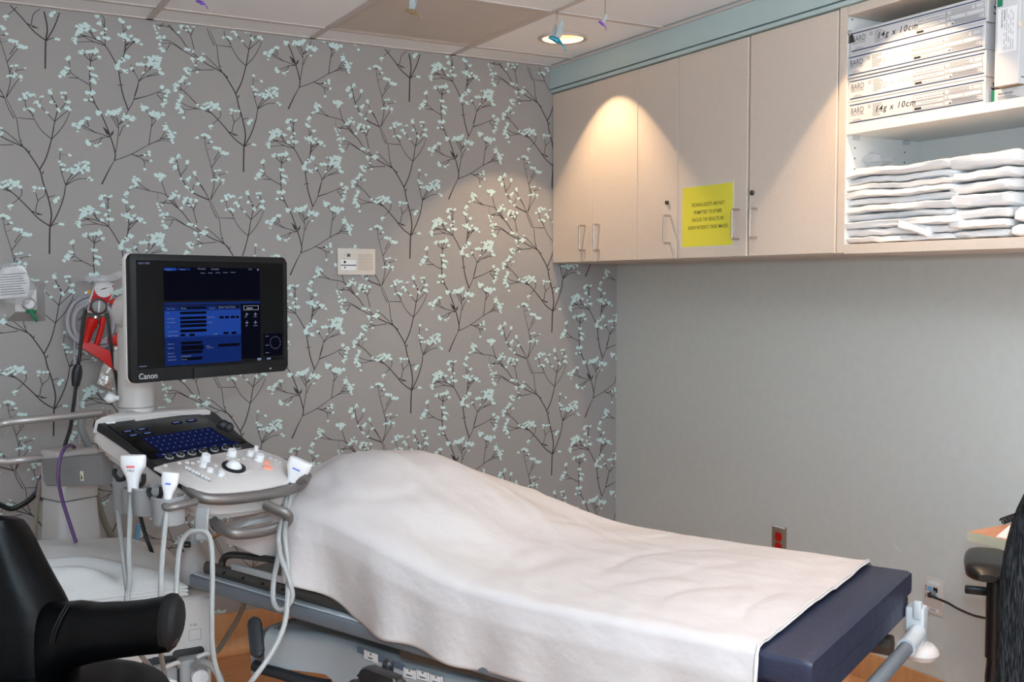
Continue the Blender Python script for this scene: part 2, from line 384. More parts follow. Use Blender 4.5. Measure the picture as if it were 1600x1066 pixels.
# ------------------------------------------------------------------ wallpaper print: sprays of small blossom, drawn once and repeated
CELLX, CELLZ, AX, AZ = .6853, .64, .4255, .7461+CAMH
def cropA(x, y): return 480+x/2.961, 60+y/2.961
def cropB(x, y): return x/4., y/4.
def wpt(p, cv):
    q = onY(*cv(*p)); return q.x, q.z
A_st = [((475,1020),(478,915),(484,865),(474,800),(458,740),(447,690),(415,630),(395,602),(330,566),(265,510),(230,460),(190,420),(165,382)),
 ((480,912),(440,880),(400,830),(350,775),(300,745),(262,705),(235,680)),((350,776),(300,760),(250,766),(225,752)),((300,760),(262,752),(228,735)),
 ((480,912),(505,860),(525,800),(533,750),(545,722),(568,690)),((533,750),(518,690),(515,640),(518,612)),((533,750),(562,716),(592,690),(600,660)),((533,750),(577,724),(620,727)),((522,700),(530,672)),((545,722),(560,700),(572,665)),
 ((480,912),(500,900),(515,902)),((430,858),(440,812),(462,790),(465,760)),((474,797),(496,790)),((430,858),(455,866)),((385,760),(385,790),(352,828)),((440,812),(432,780)),
 ((447,690),(470,640),(488,570),(500,500),(510,450),(500,420)),((488,570),(520,530),(545,480),(555,440)),((488,570),(455,535),(432,492),(420,460)),((432,492),(400,490),(375,487)),((500,500),(470,462),(448,432)),((500,500),(532,468),(550,450)),((430,480),(405,440),(404,410)),((505,470),(535,430),(540,400)),((510,450),(490,400)),
 ((415,630),(385,580),(375,500),(365,470),(340,412)),((365,490),(345,445),(335,410)),((335,410),(312,360),(290,325),(277,298)),((335,410),(278,380),(245,346),(222,300),(210,245),(205,215)),((340,410),(355,340),(345,270),(325,190),(318,140)),((345,270),(372,230),(388,208)),((350,330),(372,305),(405,297)),((340,410),(367,360),(388,330)),((355,240),(375,205)),((352,320),(360,285)),((222,300),(245,270),(247,250)),((275,380),(262,365)),((325,385),(300,345),(288,340)),((268,372),(275,340)),((330,165),(345,165)),
 ((330,566),(240,515),(200,490),(160,490)),((245,517),(192,480),(155,475)),((192,488),(180,512),(162,530)),
 ((210,440),(165,382),(100,362),(50,346),(25,345)),((100,362),(70,340),(55,320)),((165,382),(150,330),(143,305)),((165,405),(140,430)),((212,440),(190,395)),((285,508),(272,452),(255,418)),((272,452),(285,420)),((262,440),(235,410)),
 ((362,592),(300,596),(262,606)),((310,596),(285,585)),((392,598),(340,545),(318,530)),((300,555),(290,572)),((190,420),(140,412)),((250,660),(240,640))]
A_fl = [(385,415),(400,397),(420,398),(430,396),(404,408),(410,390),(460,403),(485,380),(487,388),(537,388),(525,388),(527,405),(490,425),(548,423),(445,430),(450,440),(475,465),(515,460),(512,452),(550,452),(540,447),(400,455),(428,457),(420,452),(440,425),
 (290,140),(310,130),(330,133),(320,128),(345,160),(335,140),(365,188),(380,200),(390,206),(398,212),(408,212),(378,190),(385,212),(355,185),(360,285),(375,283),(405,293),(347,325),(365,325),(372,318),(390,327),(355,322),
 (184,240),(192,230),(215,215),(210,222),(203,268),(200,262),(247,250),(250,242),(224,315),(250,318),(258,310),(280,300),(278,290),(287,340),(292,338),(250,355),(268,372),(245,350),
 (155,478),(150,495),(142,468),(160,525),(155,512),(168,462),(165,520),(152,462),(125,295),(140,292),(152,297),(160,300),(142,315),(135,302),(148,305),
 (247,398),(260,415),(283,410),(235,415),(270,430),(205,368),(197,383),(185,398),(215,388),(178,397),(190,392),(240,405),(255,430),(225,440),(262,405),(135,432),(130,420),(141,447),(148,425),
 (322,528),(302,550),(312,545),(325,548),(280,520),(255,510),(278,550),(290,577),(265,513),(315,555),(260,590),(253,600),(265,612),(297,605),(258,610),(250,593),(270,598),
 (240,635),(225,650),(212,660),(210,685),(208,672),(265,655),(235,645),(220,665),(245,630),(235,710),(225,730),(218,745),(230,765),(225,780),(242,800),(222,755),(232,722),(215,760),(235,775),(228,745),
 (325,740),(340,750),(355,740),(372,745),(320,760),(380,757),(350,762),(335,735),(345,745),(362,752),(375,737),(330,755),(365,740),(350,733),(312,755),(296,745),(352,830),(346,832),
 (40,300),(35,320),(45,325),(30,342),(50,335),(60,318),(10,368),(25,345),(38,312),(52,310),(42,340),(2,375),(430,760),(445,762),(458,762),(425,757),(500,805),(508,800),(497,812),(512,902),(520,903),
 (518,610),(548,632),(513,657),(520,668),(540,690),(555,685),(570,672),(580,665),(590,660),(600,658),(608,662),(595,680),(585,690),(572,690),(607,690),(563,700),(555,695),(590,700),(620,728),(612,720),(530,672),(525,688),(600,672),(578,680),(610,680)]
B_st = [((636,1152),(680,1064),(715,1004)),((715,1004),(820,965),(930,905),(1000,880),(1060,882)),((930,905),(1020,862),(1050,830)),((930,905),(944,800),(950,750),(930,716),(905,682)),((948,790),(975,750)),((1000,870),(1030,825),(1040,800)),((1010,868),(1070,870)),
 ((820,965),(870,975),(915,968)),((840,970),(895,1000),(905,1055)),((895,1000),(935,1005)),((870,975),(925,955)),
 ((715,1004),(720,960),(690,855),(640,730),(592,645),(566,560),(560,450),(566,385),(550,368),(515,330)),((566,385),(578,345),(600,315)),((566,385),(615,360)),((560,530),(490,490),(442,450),(434,390)),((490,490),(430,485)),((566,385),(556,330)),((592,645),(545,625)),((575,590),(550,580)),
 ((690,856),(620,835),(560,816),(500,790)),((600,832),(550,800),(505,782)),((556,792),(545,752)),((690,856),(640,860),(590,880),(555,886)),((640,860),(612,900)),
 ((720,960),(736,870),(740,780),(720,740),(695,715)),((740,780),(730,730)),((740,780),(775,735),(802,690)),((745,850),(765,800),(792,775)),((738,800),(700,735),(678,715)),((740,780),(790,745)),
 ((802,690),(835,625),(866,510),(838,450),(815,400)),((840,600),(858,540),(866,510)),((866,510),(900,465),(940,430),(962,400)),((866,510),(910,480),(990,450)),((836,620),(920,600),(980,580),(1025,582)),((840,622),(930,597),(1000,570)),((980,590),(1020,632)),((900,465),(920,400),(940,375)),((930,440),(960,380)),((910,480),(1015,462)),((838,450),(810,430)),((838,450),(830,420)),
 ((802,690),(770,600),(755,530),(738,430),(720,390),(657,285),(600,247),(540,226),(500,220)),((657,285),(560,250),(475,190)),((657,285),(580,262),(490,264)),((657,285),(655,200),(640,130)),((655,210),(650,115),(618,95)),((652,120),(668,98)),((600,247),(560,200),(520,180)),((655,230),(685,242)),((540,226),(480,235)),((580,230),(555,165)),
 ((740,425),(772,350),(788,285),(775,230),(765,150)),((780,320),(840,262),(880,275)),((775,345),(782,262),(760,225)),((788,285),(820,240)),((770,200),(808,170)),((788,285),(850,252)),((765,150),(755,130)),((735,535),(755,530),(775,532)),((720,390),(745,400))]
B_fl = [(890,668),(905,675),(895,685),(915,672),(940,710),(960,703),(975,720),(1000,722),(1020,715),(965,727),(990,735),(950,718),(985,710),(1040,800),(1035,790),(1030,808),(1055,820),(1070,842),(1092,830),(1075,870),(1080,892),(1060,855),(1065,830),(1082,855),(1072,880),(1050,840),
 (932,950),(936,970),(942,1005),(905,970),(928,965),(905,1058),(500,325),(515,318),(545,325),(560,325),(600,312),(592,330),(615,357),(625,355),(575,320),(510,335),(605,322),(562,428),(575,428),(585,470),(600,475),(575,467),(585,510),(595,520),(580,500),
 (415,368),(430,360),(405,440),(415,425),(395,462),(402,472),(375,478),(425,430),(388,455),(410,455),(422,372),(398,445),(545,580),(565,580),(585,580),(540,625),(570,622),(578,570),(530,625),(615,710),(608,700),(625,703),(575,590),
 (540,738),(552,742),(515,758),(500,775),(482,790),(460,780),(485,822),(490,797),(508,765),(525,755),(470,775),(545,880),(555,900),(605,910),(622,900),(540,890),(598,912),
 (680,700),(700,703),(720,695),(747,685),(735,712),(665,715),(690,712),(710,715),(740,695),(725,705),(780,728),(800,735),(820,742),(832,735),(770,747),(797,787),(812,747),(790,738),(805,725),(826,750),
 (870,405),(890,405),(883,398),(860,402),(940,370),(960,355),(985,362),(997,380),(965,412),(950,400),(938,388),(975,420),(997,432),(895,455),(1002,455),(1018,463),(903,358),(930,360),(948,380),(970,395),(980,375),(955,370),(990,395),(925,405),(975,360),(1000,365),(965,425),(985,410),
 (1012,545),(1040,565),(1055,575),(1037,600),(1030,625),(1022,650),(1035,645),(1050,568),(1045,585),(1028,575),(1015,655),(480,165),(500,155),(545,160),(530,165),(490,190),(505,200),(520,190),(550,180),(475,220),(470,240),(470,268),(588,190),(560,165),(485,205),(510,180),(540,190),(495,175),(475,250),(465,255),(515,165),(530,150),
 (620,145),(610,150),(625,152),(615,240),(635,210),(660,182),(677,242),(650,235),(668,240),(640,205),(612,88),(632,85),(672,90),(662,96),(605,100),(755,130),(765,138),(750,125),(812,168),(802,172),
 (740,215),(760,225),(780,220),(790,240),(815,228),(850,250),(862,255),(883,277),(800,247),(770,215),(750,222),(775,232),(840,245),(855,260),(822,225),(790,350),(800,365),(775,380),(740,392),(735,410),(737,430),(780,447),(820,432),(750,385),(765,365),(785,360),(742,400),(808,355),(728,420),(775,440),(825,425)]
B_leaf = [((692,852),(640,790)),((692,852),(711,812))]
A_leaf = [((430,858),(452,868)),((430,858),(415,850)),((455,708),(462,692)),((383,578),(393,574)),((410,628),(418,612))]
def motif():
    rnd = random.Random(3); F, L = [], []
    for sts, fls, lv, cv in ((A_st, A_fl, A_leaf, cropA), (B_st, B_fl, B_leaf, cropB)):
        l0 = len(L)
        for k, st in enumerate(sts):
            P = [Vector((*wpt(p, cv), 0)) for p in st]; P = [Vector((p.x, p.y, 0)) for p in P]
            Q = spline(P, 4) if len(P) > 2 else P
            main = len(st) >= 6
            w0 = .0054 if (k == 0) else (.0044 if main else .0028); w1 = .0024 if main else .0016
            L.append((Q, w0, w1))
        for a, b in lv:
            p, q = Vector((*wpt(a, cv), 0)), Vector((*wpt(b, cv), 0)); d = q-p; nrm = Vector((-d.y, d.x, 0))*.16
            F.append(('s', [p, p.lerp(q, .35)+nrm, q, p.lerp(q, .35)-nrm]))
        for f in fls:
            c = Vector((*wpt(f, cv), 0)); a0 = rnd.random()*6.28; rr = rnd.uniform(.0048, .0088); e = rnd.uniform(.62, .95); tl = rnd.uniform(-.6, .6)
            pts = []
            for k in range(9):
                a = a0+2*PI*k/9; q = rr*rnd.uniform(.82, 1.12)
                x, z = q*math.cos(a), q*e*math.sin(a); pts.append(c+Vector((x*math.cos(tl)-z*math.sin(tl), x*math.sin(tl)+z*math.cos(tl), 0)))
            F.append(('f', pts))
            own = [q for Q, _, _ in L[l0:] for q in Q if len(Q) > 2]; near = min(own, key=lambda q: (q-c).length)
            if .006 < (near-c).length < .06:                            # a hair-thin stalk to the nearest twig, pulled towards its foot
                near = near+Vector((0, -.004, 0)); L.append(([c, near], .0010, .0013))
            for k in range(rnd.choice((0, 0, 1))):
                a = rnd.random()*6.28; d = rr*rnd.uniform(1.1, 1.6); cc = c+Vector((d*math.cos(a), d*math.sin(a), 0)); q = rr*rnd.uniform(.3, .55)
                F.append(('f', [cc+Vector((q*math.cos(t*PI/3), q*.8*math.sin(t*PI/3), 0)) for t in range(6)]))
    return F, L
mF, mL = motif()
# bring the second spray next to the first one: both were read at their own repeat, so shift each spray to repeat (0, 0)
fb, sb = [], []
PX0, PX1, PZ0, PZ1 = XL+.02, XR-.001, .151, CEIL-.004
def add_repeat(i, j):
    dx, dz = i*CELLX, j*CELLZ-(CELLZ/2 if i % 2 else 0)
    for kind, pts in mF:
        q = [(p.x+dx, p.y+dz) for p in pts]
        q = [(min(max(x, PX0), PX1), min(max(z, PZ0), PZ1)) for x, z in q]
        if max(x for x, z in q)-min(x for x, z in q) < 1e-4 or max(z for x, z in q)-min(z for x, z in q) < 1e-4: continue
        (fb if kind == 'f' else sb).append(q)
    for Q, w0, w1 in mL:
        n = len(Q)
        for k in range(n-1):
            a, b = Q[k], Q[k+1]; d = (b-a); nr = Vector((-d.y, d.x, 0)).normalized()
            wa, wb = w0+(w1-w0)*k/n, w0+(w1-w0)*(k+1)/n
            q = [(p.x+dx, p.y+dz) for p in (a+nr*wa/2, a-nr*wa/2, b-nr*wb/2, b+nr*wb/2)]
            if all(PX0 < x < PX1 and PZ0 < z < PZ1 for x, z in q): sb.append(q)
for i in range(-5, 5):
    for j in range(-3, 4): add_repeat(i, j)
def flat(name, polys, off, m):
    V, P = [], []
    for i, q in enumerate(polys):
        k = len(V); V += [(x, YW-off-((i*7) % 61)*1.6e-5, z) for x, z in q]; P.append(tuple(range(k, k+len(q))))
    me = bpy.data.meshes.new(name); me.from_pydata(V, [], P); me.materials.append(m)
    o = bpy.data.objects.new(name, me); C.objects.link(o); o.parent = wall_b; o['kind'] = 'stuff'; return o
flat('stem_print', sb, .0004, m_stem); flat('blossom_print', fb, .0016, m_flower)
# ------------------------------------------------------------------ wall cupboards
CB, CT = 1.503, 2.2435
def handle(y, z0, z1, door, name='handle'):
    m = MB(); x = XC; d = .030; r = .0045
    pts = [(x, y, z0), (x-d+.008, y, z0), (x-d+.002, y, z0+.002), (x-d, y, z0+.009), (x-d, y, z1-.009), (x-d+.002, y, z1-.002), (x-d+.008, y, z1), (x, y, z1)]
    m.tube(pts, r, 10, 3); return m.build(name, m_chrome, door)
def lock(y, z, door):
    m = MB(); m.cyl((XC, y, z), (XC-.008, y, z), .0085, 20, .001); l = m.build('lock', m_steel, door)
    return l
def Yc(x, y=350): return onX(x, y, XC).y
def cupboard(y1, y0, doors, label):                             # y1 > y0: far and near ends
    t = thing('wall_cupboard', label, 'cupboard', ((XC+XR)/2, (y0+y1)/2, CB), 'closed wall cupboards')
    m = MB(); X = XC+.0195
    m.box((X, y0+.0005, CB-.004), (XR-.001, y0+.016, CT)); m.box((X, y1-.016, CB-.004), (XR-.001, y1-.0005, CT))
    m.box((X, y0+.016, CB-.004), (XR-.001, y1-.016, CB+.014)); m.box((X, y0+.016, CT-.018), (XR-.001, y1-.016, CT)); m.box((XR-.01, y0+.016, CB+.014), (XR-.001, y1-.016, CT-.018))
    m.build('carcass', m_cabe, t, smooth=False)
    for d in doors:
        dm = MB().box((XC, d['y0']+.0016, CB), (XC+.018, d['y1']-.0016, CT-.002), .0012, seg=1).build('door', m_cab, t)
        handle(*d['h'], dm)
        if 'lock' in d: lock(*d['lock'], dm)
    return t
def hz(x, ya, yb):
    a, b = onX(x, ya, XC), onX(x, yb, XC); return (a.y, min(a.z, b.z), max(a.z, b.z))
def lk(x, y): p = onX(x, y, XC); return (p.y, p.z)
yd = [YW, 3.738, 3.422, 3.169, 2.787, 2.385]
cupboard(yd[0], yd[2], [dict(y1=yd[0]-.003, y0=yd[1], h=hz(914.5, 353, 391.5)), dict(y1=yd[1], y0=yd[2], h=hz(936.5, 351.5, 391))], 'beige two-door wall cupboard in the corner against the flowered wall')
cupboard(yd[2], yd[3], [dict(y1=yd[2], y0=yd[3], h=hz(1047.5, 337.5, 380), lock=lk(1043.5, 316.5))], 'narrow beige single-door wall cupboard left of the yellow notice')
cupboard(yd[3], yd[5], [dict(y1=yd[3], y0=yd[4]+.004, h=hz(1154.5, 328, 373.5)), dict(y1=yd[4]-.004, y0=yd[5]+.006, h=hz(1182.5, 326.5, 371.5), lock=lk(1176.5, 301.5))], 'beige two-door wall cupboard carrying the yellow notice, beside the open shelves')
# open shelf unit
oy1, oy0 = yd[5], 1.36
op = thing('open_shelf_unit', 'open white wall shelf unit holding folded linen and white cartons', 'shelf unit', (XC+.15, (oy0+oy1)/2, CB))
m = MB(); m.box((XC+.002, oy1-.020, CB), (XR-.012, oy1-.0005, CT), .0008, seg=1); m.build('side_panel', m_mel, op)
MB().box((XC, oy1-.030, CB), (XC+.0018, oy1-.0005, CT)).build('edge_band', m_cab, op)
MB().box((XC+.002, oy0, CB), (XR-.012, oy0+.018, CT), .0008, seg=1).build('side_panel', m_mel, op)
MB().box((XR-.012, oy0, CB), (XR-.001, oy1, CT)).build('back_panel', m_mel, op, smooth=False)
MB().box((XC, oy0+.018, CB-.004), (XR-.012, oy1-.0305, CB+.025), .001, seg=1).build('bottom_panel', m_cab, op)
MB().box((XC, oy0+.018, CT-.028), (XR-.012, oy1-.0305, CT), .001, seg=1).build('top_panel', m_cab, op)
SH0, SH1 = 1.861, 1.886
MB().box((XC+.012, oy0+.019, SH0), (XR-.013, oy1-.021, SH1), .001, seg=1).build('shelf', m_mel, op)
yin = oy1-.0205
for x in (XC+.05, XC+.27):
    for k in range(13):
        z = 1.60+k*.032
        if abs(z-1.87) < .03 or z > 2.2: continue
        MB().cyl((x, yin+.0004, z), (x, yin-.0006, z), .0024, 8).build('pin_hole', m_dark, op)
    MB().box((x-.012, yin-.012, SH0-.014), (x+.012, yin, SH0-.0005), .002).build('shelf_clip', m_clear, op)
for x, z in ((XC+.03, 2.21), (XC+.05, 2.175)):
    MB().cyl((x, yin+.0004, z), (x, yin-.0006, z), .0024, 8).build('pin_hole', m_dark, op)
# yellow notice on the door
no = thing('notice', 'yellow laminated notice in capitals taped to a cupboard door', 'notice', (XC, 3.0, 1.65))
pa, pb = onX(1067, 293.5, XC), onX(1145.5, 286, XC); y1n, y0n = pa.y, pb.y; zt, zb = 1.405+.354, 1.405+.139
MB().box((XC-.0007, y0n-.007, zb-.007), (XC-.0001, y1n+.007, zt+.007)).build('laminate', m_lam, no, smooth=False)
MB().box((XC-.0011, y0n, zb), (XC-.0007, y1n, zt)).build('yellow_sheet', m_yel, no, smooth=False)
MN = frame((XC-.0013, (y0n+y1n)/2, zb), (0, -1, 0), (0, 0, 1))
tx = MB()
for s, zz, w in (('TECHNOLOGISTS ARE NOT', .150, .182), ('PERMITTED TO EITHER', .123, .152), ('DISCUSS THE RESULTS OR', .0965, .172), ('SHOW PATIENTS THEIR IMAGES', .0685, .216)):
    tx.text(s, .0178, MN @ T((.005, zz-.007, 0)), width=w, gap=1.22, bold=.0002)
tx.build('lettering', m_ink, no, smooth=False, fix=False)

# ------------------------------------------------------------------ cartons on the upper shelf
def carton(k, y0, y1, x0, z0, h, label, hand, faint):
    t = thing('needle_carton', label, 'box', ((x0+.14), (y0+y1)/2, z0), 'white cartons stacked on the upper shelf')
    MB().box((x0, y0, z0), (x0+.27, y1, z0+h-.0012), .0012, seg=1).build('carton', m_carton, t)
    fl = MB(); fl.box((x0+.001, y0-.0004, z0+h-.004), (x0+.26, y0+.0006, z0+h-.003)); fl.build('flap_seam', m_carton2, t, smooth=False)
    L = y1-y0; M = frame((x0-.0004, y1, z0), (0, -1, 0), (0, 0, 1))
    a = MB()
    for zz in (.007, h-.012): a.rect(.006, zz, L-.006, zz+.0034, 0, M)
    a.build('stripe', m_navyink, t, smooth=False, fix=False)
    b = MB(); b.text('BARD', .024, M @ T((.036, h-.036, 0)), width=.050, bold=.0001); b.build('wordmark', m_ink2, t, smooth=False, fix=False)
    c = MB()
    c.text('BIOPSY SYSTEMS', .0066, M @ T((.036, h-.043, 0)))
    rn = random.Random(k)
    for q in range(3): c.rect(.014+.004*q, .010+q*.0032, .058-.005*q, .0108+q*.0032, 0, M)
    for q in range(9): c.rect(.095, h-.019-q*.0042, .095+rn.uniform(.02, .038), h-.0178-q*.0042, 0, M)
    c.text('SS', .014, M @ T((.082, h-.028, 0)))
    # printed panel of boxed notices at the right-hand end
    u0, u1, v0, v1 = L*.505, L-.010, .0125, h-.016; w = .0009
    def box_(x0_, y0_, x1_, y1_):
        for r in ((x0_, y0_, x1_, y0_+w), (x0_, y1_-w, x1_, y1_), (x0_, y0_, x0_+w, y1_), (x1_-w, y0_, x1_, y1_)): c.rect(*r, 0, M)
    um = u0+(u1-u0)*.47; vq = (v1-v0)
    box_(u0, v0+vq*.62, um-.002, v1); box_(u0, v0+vq*.30, um-.002, v0+vq*.58); box_(u0, v0, um-.002, v0+vq*.26)
    box_(um, v0+vq*.68, u1-.03, v1); box_(um, v0+vq*.34, um+.06, v0+vq*.64); box_(um+.063, v0+vq*.34, u1, v0+vq*.64); box_(um, v0, u1, v0+vq*.3); box_(u1-.028, v0+vq*.7, u1-.002, v1)
    c.text('Attention, See Instructions For Use', .0068, M @ T(((u0+um)/2+.006, v0+vq*.74, 0)))
    c.text('2', .011, M @ T((um+.010, v0+vq*.39, 0)))
    for q in range(4): c.rect(um+.024, v0+vq*(.05+.06*q), u1-.006-.01*(q % 2), v0+vq*(.05+.06*q)+.0011, 0, M); 
    for q in range(3): c.rect(um+.014, v0+vq*(.74+.08*q), u1-.04, v0+vq*(.74+.08*q)+.0011, 0, M)
    c.rect(u0+.03, v0+vq*.42, um-.02, v0+vq*.44, 0, M); c.rect(u0+.036, v0+vq*.10, um-.03, v0+vq*.12, 0, M)
    c.build('small_print', m_ink2, t, smooth=False, fix=False, kind='stuff')
    d = MB(); d.rect(u0+.006, v0+vq*.04, u0+.030, v0+vq*.17, 0, M); d.rect(um+.016, v0+vq*.06, um+.022, v0+vq*.14, 0, M); d.build('printed_mark', m_ink, t, smooth=False, fix=False, kind='stuff')
    hm = MB(); hm.text('14g x 10cm', .025 if hand else .024, M @ T((L*.37, h*.40, .0001)), shear=.2, width=.142, gap=1.18, bold=.0002 if hand else 0)
    hm.build('handwriting', m_ink if hand else m_inkf, t, smooth=False, fix=False)
    if hand:
        E2 = frame((x0, y0-.0004, z0), (1, 0, 0), (0, 0, 1))
        e = MB(); e.text('14g', .030, E2 @ T((.030, .012, 0)) @ Matrix.Rotation(PI/2, 4, 'Z') @ T((.022, -.012, 0)), shear=.2, bold=.0003)
        e.text('x', .022, E2 @ T((.052, .034, 0)), bold=.0003)
        e.text('10cm', .030, E2 @ T((.064, .012, 0)) @ Matrix.Rotation(PI/2, 4, 'Z') @ T((.026, -.026, 0)), shear=.2, bold=.0003)
        e.build('end_handwriting', m_ink, t, smooth=False, fix=False)
    return t
ybl, ybr = onX(1322, 150, XC+.006).y, onX(1537, 100, XC+.006).y
H4 = .0715
for k, (lab, hand, dx, dy) in enumerate([('white carton marked 14g x 10cm, lowest of the stack on the upper shelf', 1, 0, 0), ('white carton with faint handwriting, second from the bottom of the stack', 0, 0, .0), ('white carton with faint handwriting, second from the top of the stack', 0, -.003, .003), ('white carton marked 14g x 10cm, topmost of the stack on the upper shelf', 1, .002, -.001)]):
    carton(k, ybr+dy, ybl+dy, XC+.016+dx, SH1+.0008+k*H4, H4, lab, hand, not hand)
# low green-banded box and the tall carton standing on it
t = thing('flat_box', 'low white box with green band, beneath the tall tilted carton', 'box', (XC+.12, 1.64, SH1))
gy1, gy0 = ybr-.004, 1.44
MB().box((XC+.030, gy0, SH1+.0006), (XC+.25, gy1, SH1+.034), .001, seg=1).build('carton', m_carton, t)
MB().box((XC+.0295, gy1-.013, SH1+.001), (XC+.030, gy1-.003, SH1+.0335)).build('green_band', m_green, t, smooth=False)
M = frame((XC+.0294, gy1-.016, SH1), (0, -1, 0), (0, 0, 1)); c = MB()
c.text('Introducer', .010, M @ T((.03, .018, 0)), bold=.0002)
for q in range(3): c.rect(.006, .006+q*.0034, .07-.01*q, .0072+q*.0034, 0, M)
c.build('small_print', m_ink2, t, smooth=False, fix=False, kind='stuff')
t = thing('tall_carton', 'tall white carton with barcode label, nearest at the right end of the upper shelf', 'box', (XC+.05, 1.62, SH1+.036))
BL = at(1553, 139, 2.80); e1 = at(1591, 135, 2.74)-BL; e1.z = 0; wv = e1.normalized(); W1 = e1.length
M = frame((BL.x, BL.y, SH1+.0358), wv, (0, 0, 1))                # x along the label face, y up, z outwards
D2 = .17; HH = .245
MB().box((0, 0, -D2), (W1, HH, 0), .0012, M, 1).build('carton', m_carton, t)
MB().box((.001, -.0002, -D2+.001), (W1-.001, .0003, -.001), 0, M).build('base_flap', m_carton2, t, smooth=False)
MB().box((.004, .205, 0), (.02, HH-.002, .0004), 0, M).build('green_band', m_green, t, smooth=False)
MB().box((.007, .085, 0), (W1-.008, .20, .0004), 0, M).build('label', m_paper, t, smooth=False)
c = MB(); rn = random.Random(5)
for k in range(26):
    yy = .150+k*.0018; c.rect(.017, yy, .0215, yy+rn.uniform(.0005, .0013), .0006, M)
for k in range(18):
    yy = .165+k*.0018; c.rect(.025, yy, .0285, yy+rn.uniform(.0005, .0013), .0006, M)
for col in range(5):
    yy = .09
    while yy < .19:
        l = rn.uniform(.008, .03); c.rect(.026+col*.0062, yy, .0272+col*.0062, min(yy+l, .197), .0006, M); yy += l+rn.uniform(.003, .012)
c.build('printed_label', m_ink2, t, smooth=False, fix=False, kind='stuff')
R2 = frame(M @ Vector((W1, 0, 0)), -(M.to_3x3().col[2]), (0, 0, 1))
MB().box((.01, .016, 0), (.16, .0185, .0003), 0, R2).build('stripe', m_navyink, t, smooth=False)
MB().lathe([(0, .0), (.011, 0), (.011, .002), (.009, .003), (0, .003)], 20, R2 @ T((.004, .150, 0)), cap=False).build('seal_tab', m_lam, t)
# bulldog clip hung on the shelf side
t = thing('bulldog_clip', 'small metal bulldog clip hung on the shelf side above the cartons', 'clip', (XC+.03, yin-.006, 2.175))
Mc = frame((XC+.022, yin-.004, 2.176), (0, -1, 0), (0, 0, 1)); Mc = frame(onp(1330, 57, (XC+.02, 0, 0), Vector((1, 0, 0))), (0, -1, 0), (0, 0, 1))
MB().prism([(-.014, -.016), (.014, -.016), (.010, .0), (.006, .006), (-.006, .006), (-.010, 0)], -.004, .004, .0012, Mc).build('jaw', m_steel, t)
MB().tube([(0, .002, .004), (-.006, .008, .008), (-.005, .015, .008), (.005, .015, .008), (.006, .008, .008), (0, .002, .004)], .0016, 6, 4, Mc).build('lever', m_chrome, t)
MB().cyl((0, 0, 0), (0, .0, -.010), .003, 8).build('spring', m_steel, t) if False else None
MB().box((-.016, -.020, -.005), (.016, -.016, .005), .001, Mc).build('lip', m_steel, t)

# ------------------------------------------------------------------ folded linen on the lower shelf
ZL = CB+.0255
def slab(x0, x1, y0, y1, z0f, h, seed, sag=.0, roll=.5, nu=40, nv=22, rag=.006):
    """one folded cloth: a rounded slab, its front fold towards -x; z0f(y) is its underside"""
    m = MB()
    def f(u, v):
        a = 2*PI*u; vv = v
        c, s_ = math.cos(a), math.sin(a)
        ex = sq(c, .55); ez = sq(s_, .36)
        e = min(1, (min(vv, 1-vv)/.03))**.5
        y = y1+(y0-y1)*vv; x = (x0+x1)/2+ex*(x1-x0)/2
        y += rag*ns(a*1.3, seed*3.1, 2.)*(1 if .02 < vv < .98 else 2.2)
        hh = h*(1.0+.12*ns(y*9, seed*1.7, x*5))*(.70+.30*e)
        z = z0f(y)+h*.5+ez*hh*.5+.0035*ns(x*24, y*24, seed)+.002*ns(x*60, y*30, seed)
        x += .013*ns(y*6, seed*2.3, ez*.6)+.010*math.sin(seed*2.7)*(1 if h < .03 else .4)+(1-e)*.006*(-ex)
        return (x, y, max(z, ZL+.0003))
    m.surf(f, nu, nv, None, True, True); return m
ly1, ly0 = onX(1308, 300, XC+.018).y, onX(1488, 300, XC+.018).y
def lz(k):
    # outline of the stack: left end lower at the top than the middle, as in a leaning pile
    return lambda y: ZL+.0006+k
base_pts = [(0, .0), (.5, .0), (1, .0)]
names = ['folded white sheet, lowest of the left pile on the lower shelf', 'folded white sheet with crumpled edge, second from the bottom of the left pile', 'short folded white sheet, third from the bottom of the left pile',
 'folded white sheet tucked askew in the middle of the left pile', 'folded white sheet, fifth from the bottom of the left pile', 'folded white sheet, fifth from the top of the left pile', 'folded white sheet, fourth from the top of the left pile',
 'thin folded white sheet, third from the top of the left pile', 'folded white sheet with ruffled front, second from the top of the left pile', 'folded white sheet, topmost of the left pile on the lower shelf']
hs = [.022, .026, .026, .024, .024, .025, .023, .020, .024, .028]
ends = [(0, 0), (.006, .02), (-.014, .06), (-.02, -.004), (.0, .01), (.006, .0), (.004, .0), (-.004, -.004), (.008, .004), (-.016, -.016)]
zacc = 0
for k, (nm, h, (e0, e1)) in enumerate(zip(names, hs, ends)):
    w = .013*sstep(3, 6, k) if k < 10 else 0
    def zf(y, zacc=zacc, k=k, w=w):
        u = (y-ly0)/(ly1-ly0)
        return ZL+.0006+zacc*(.96+.05*math.sin(PI*min(1, max(0, 1-u))))+w*.35*math.sin(2.6*PI*(1-u))*(0 if k < 3 else 1)
    slab(XC+.020+.004*ns(k*1.7, 3), XC+.30, ly0-e1*.4, ly1+e0, zf, h*1.0, k).build('folded_sheet', m_linen)
    tag(bpy.data.objects[-1] if False else C.objects[-1], nm, 'linen', 'folded sheets in the left pile')
    zacc += h*.93
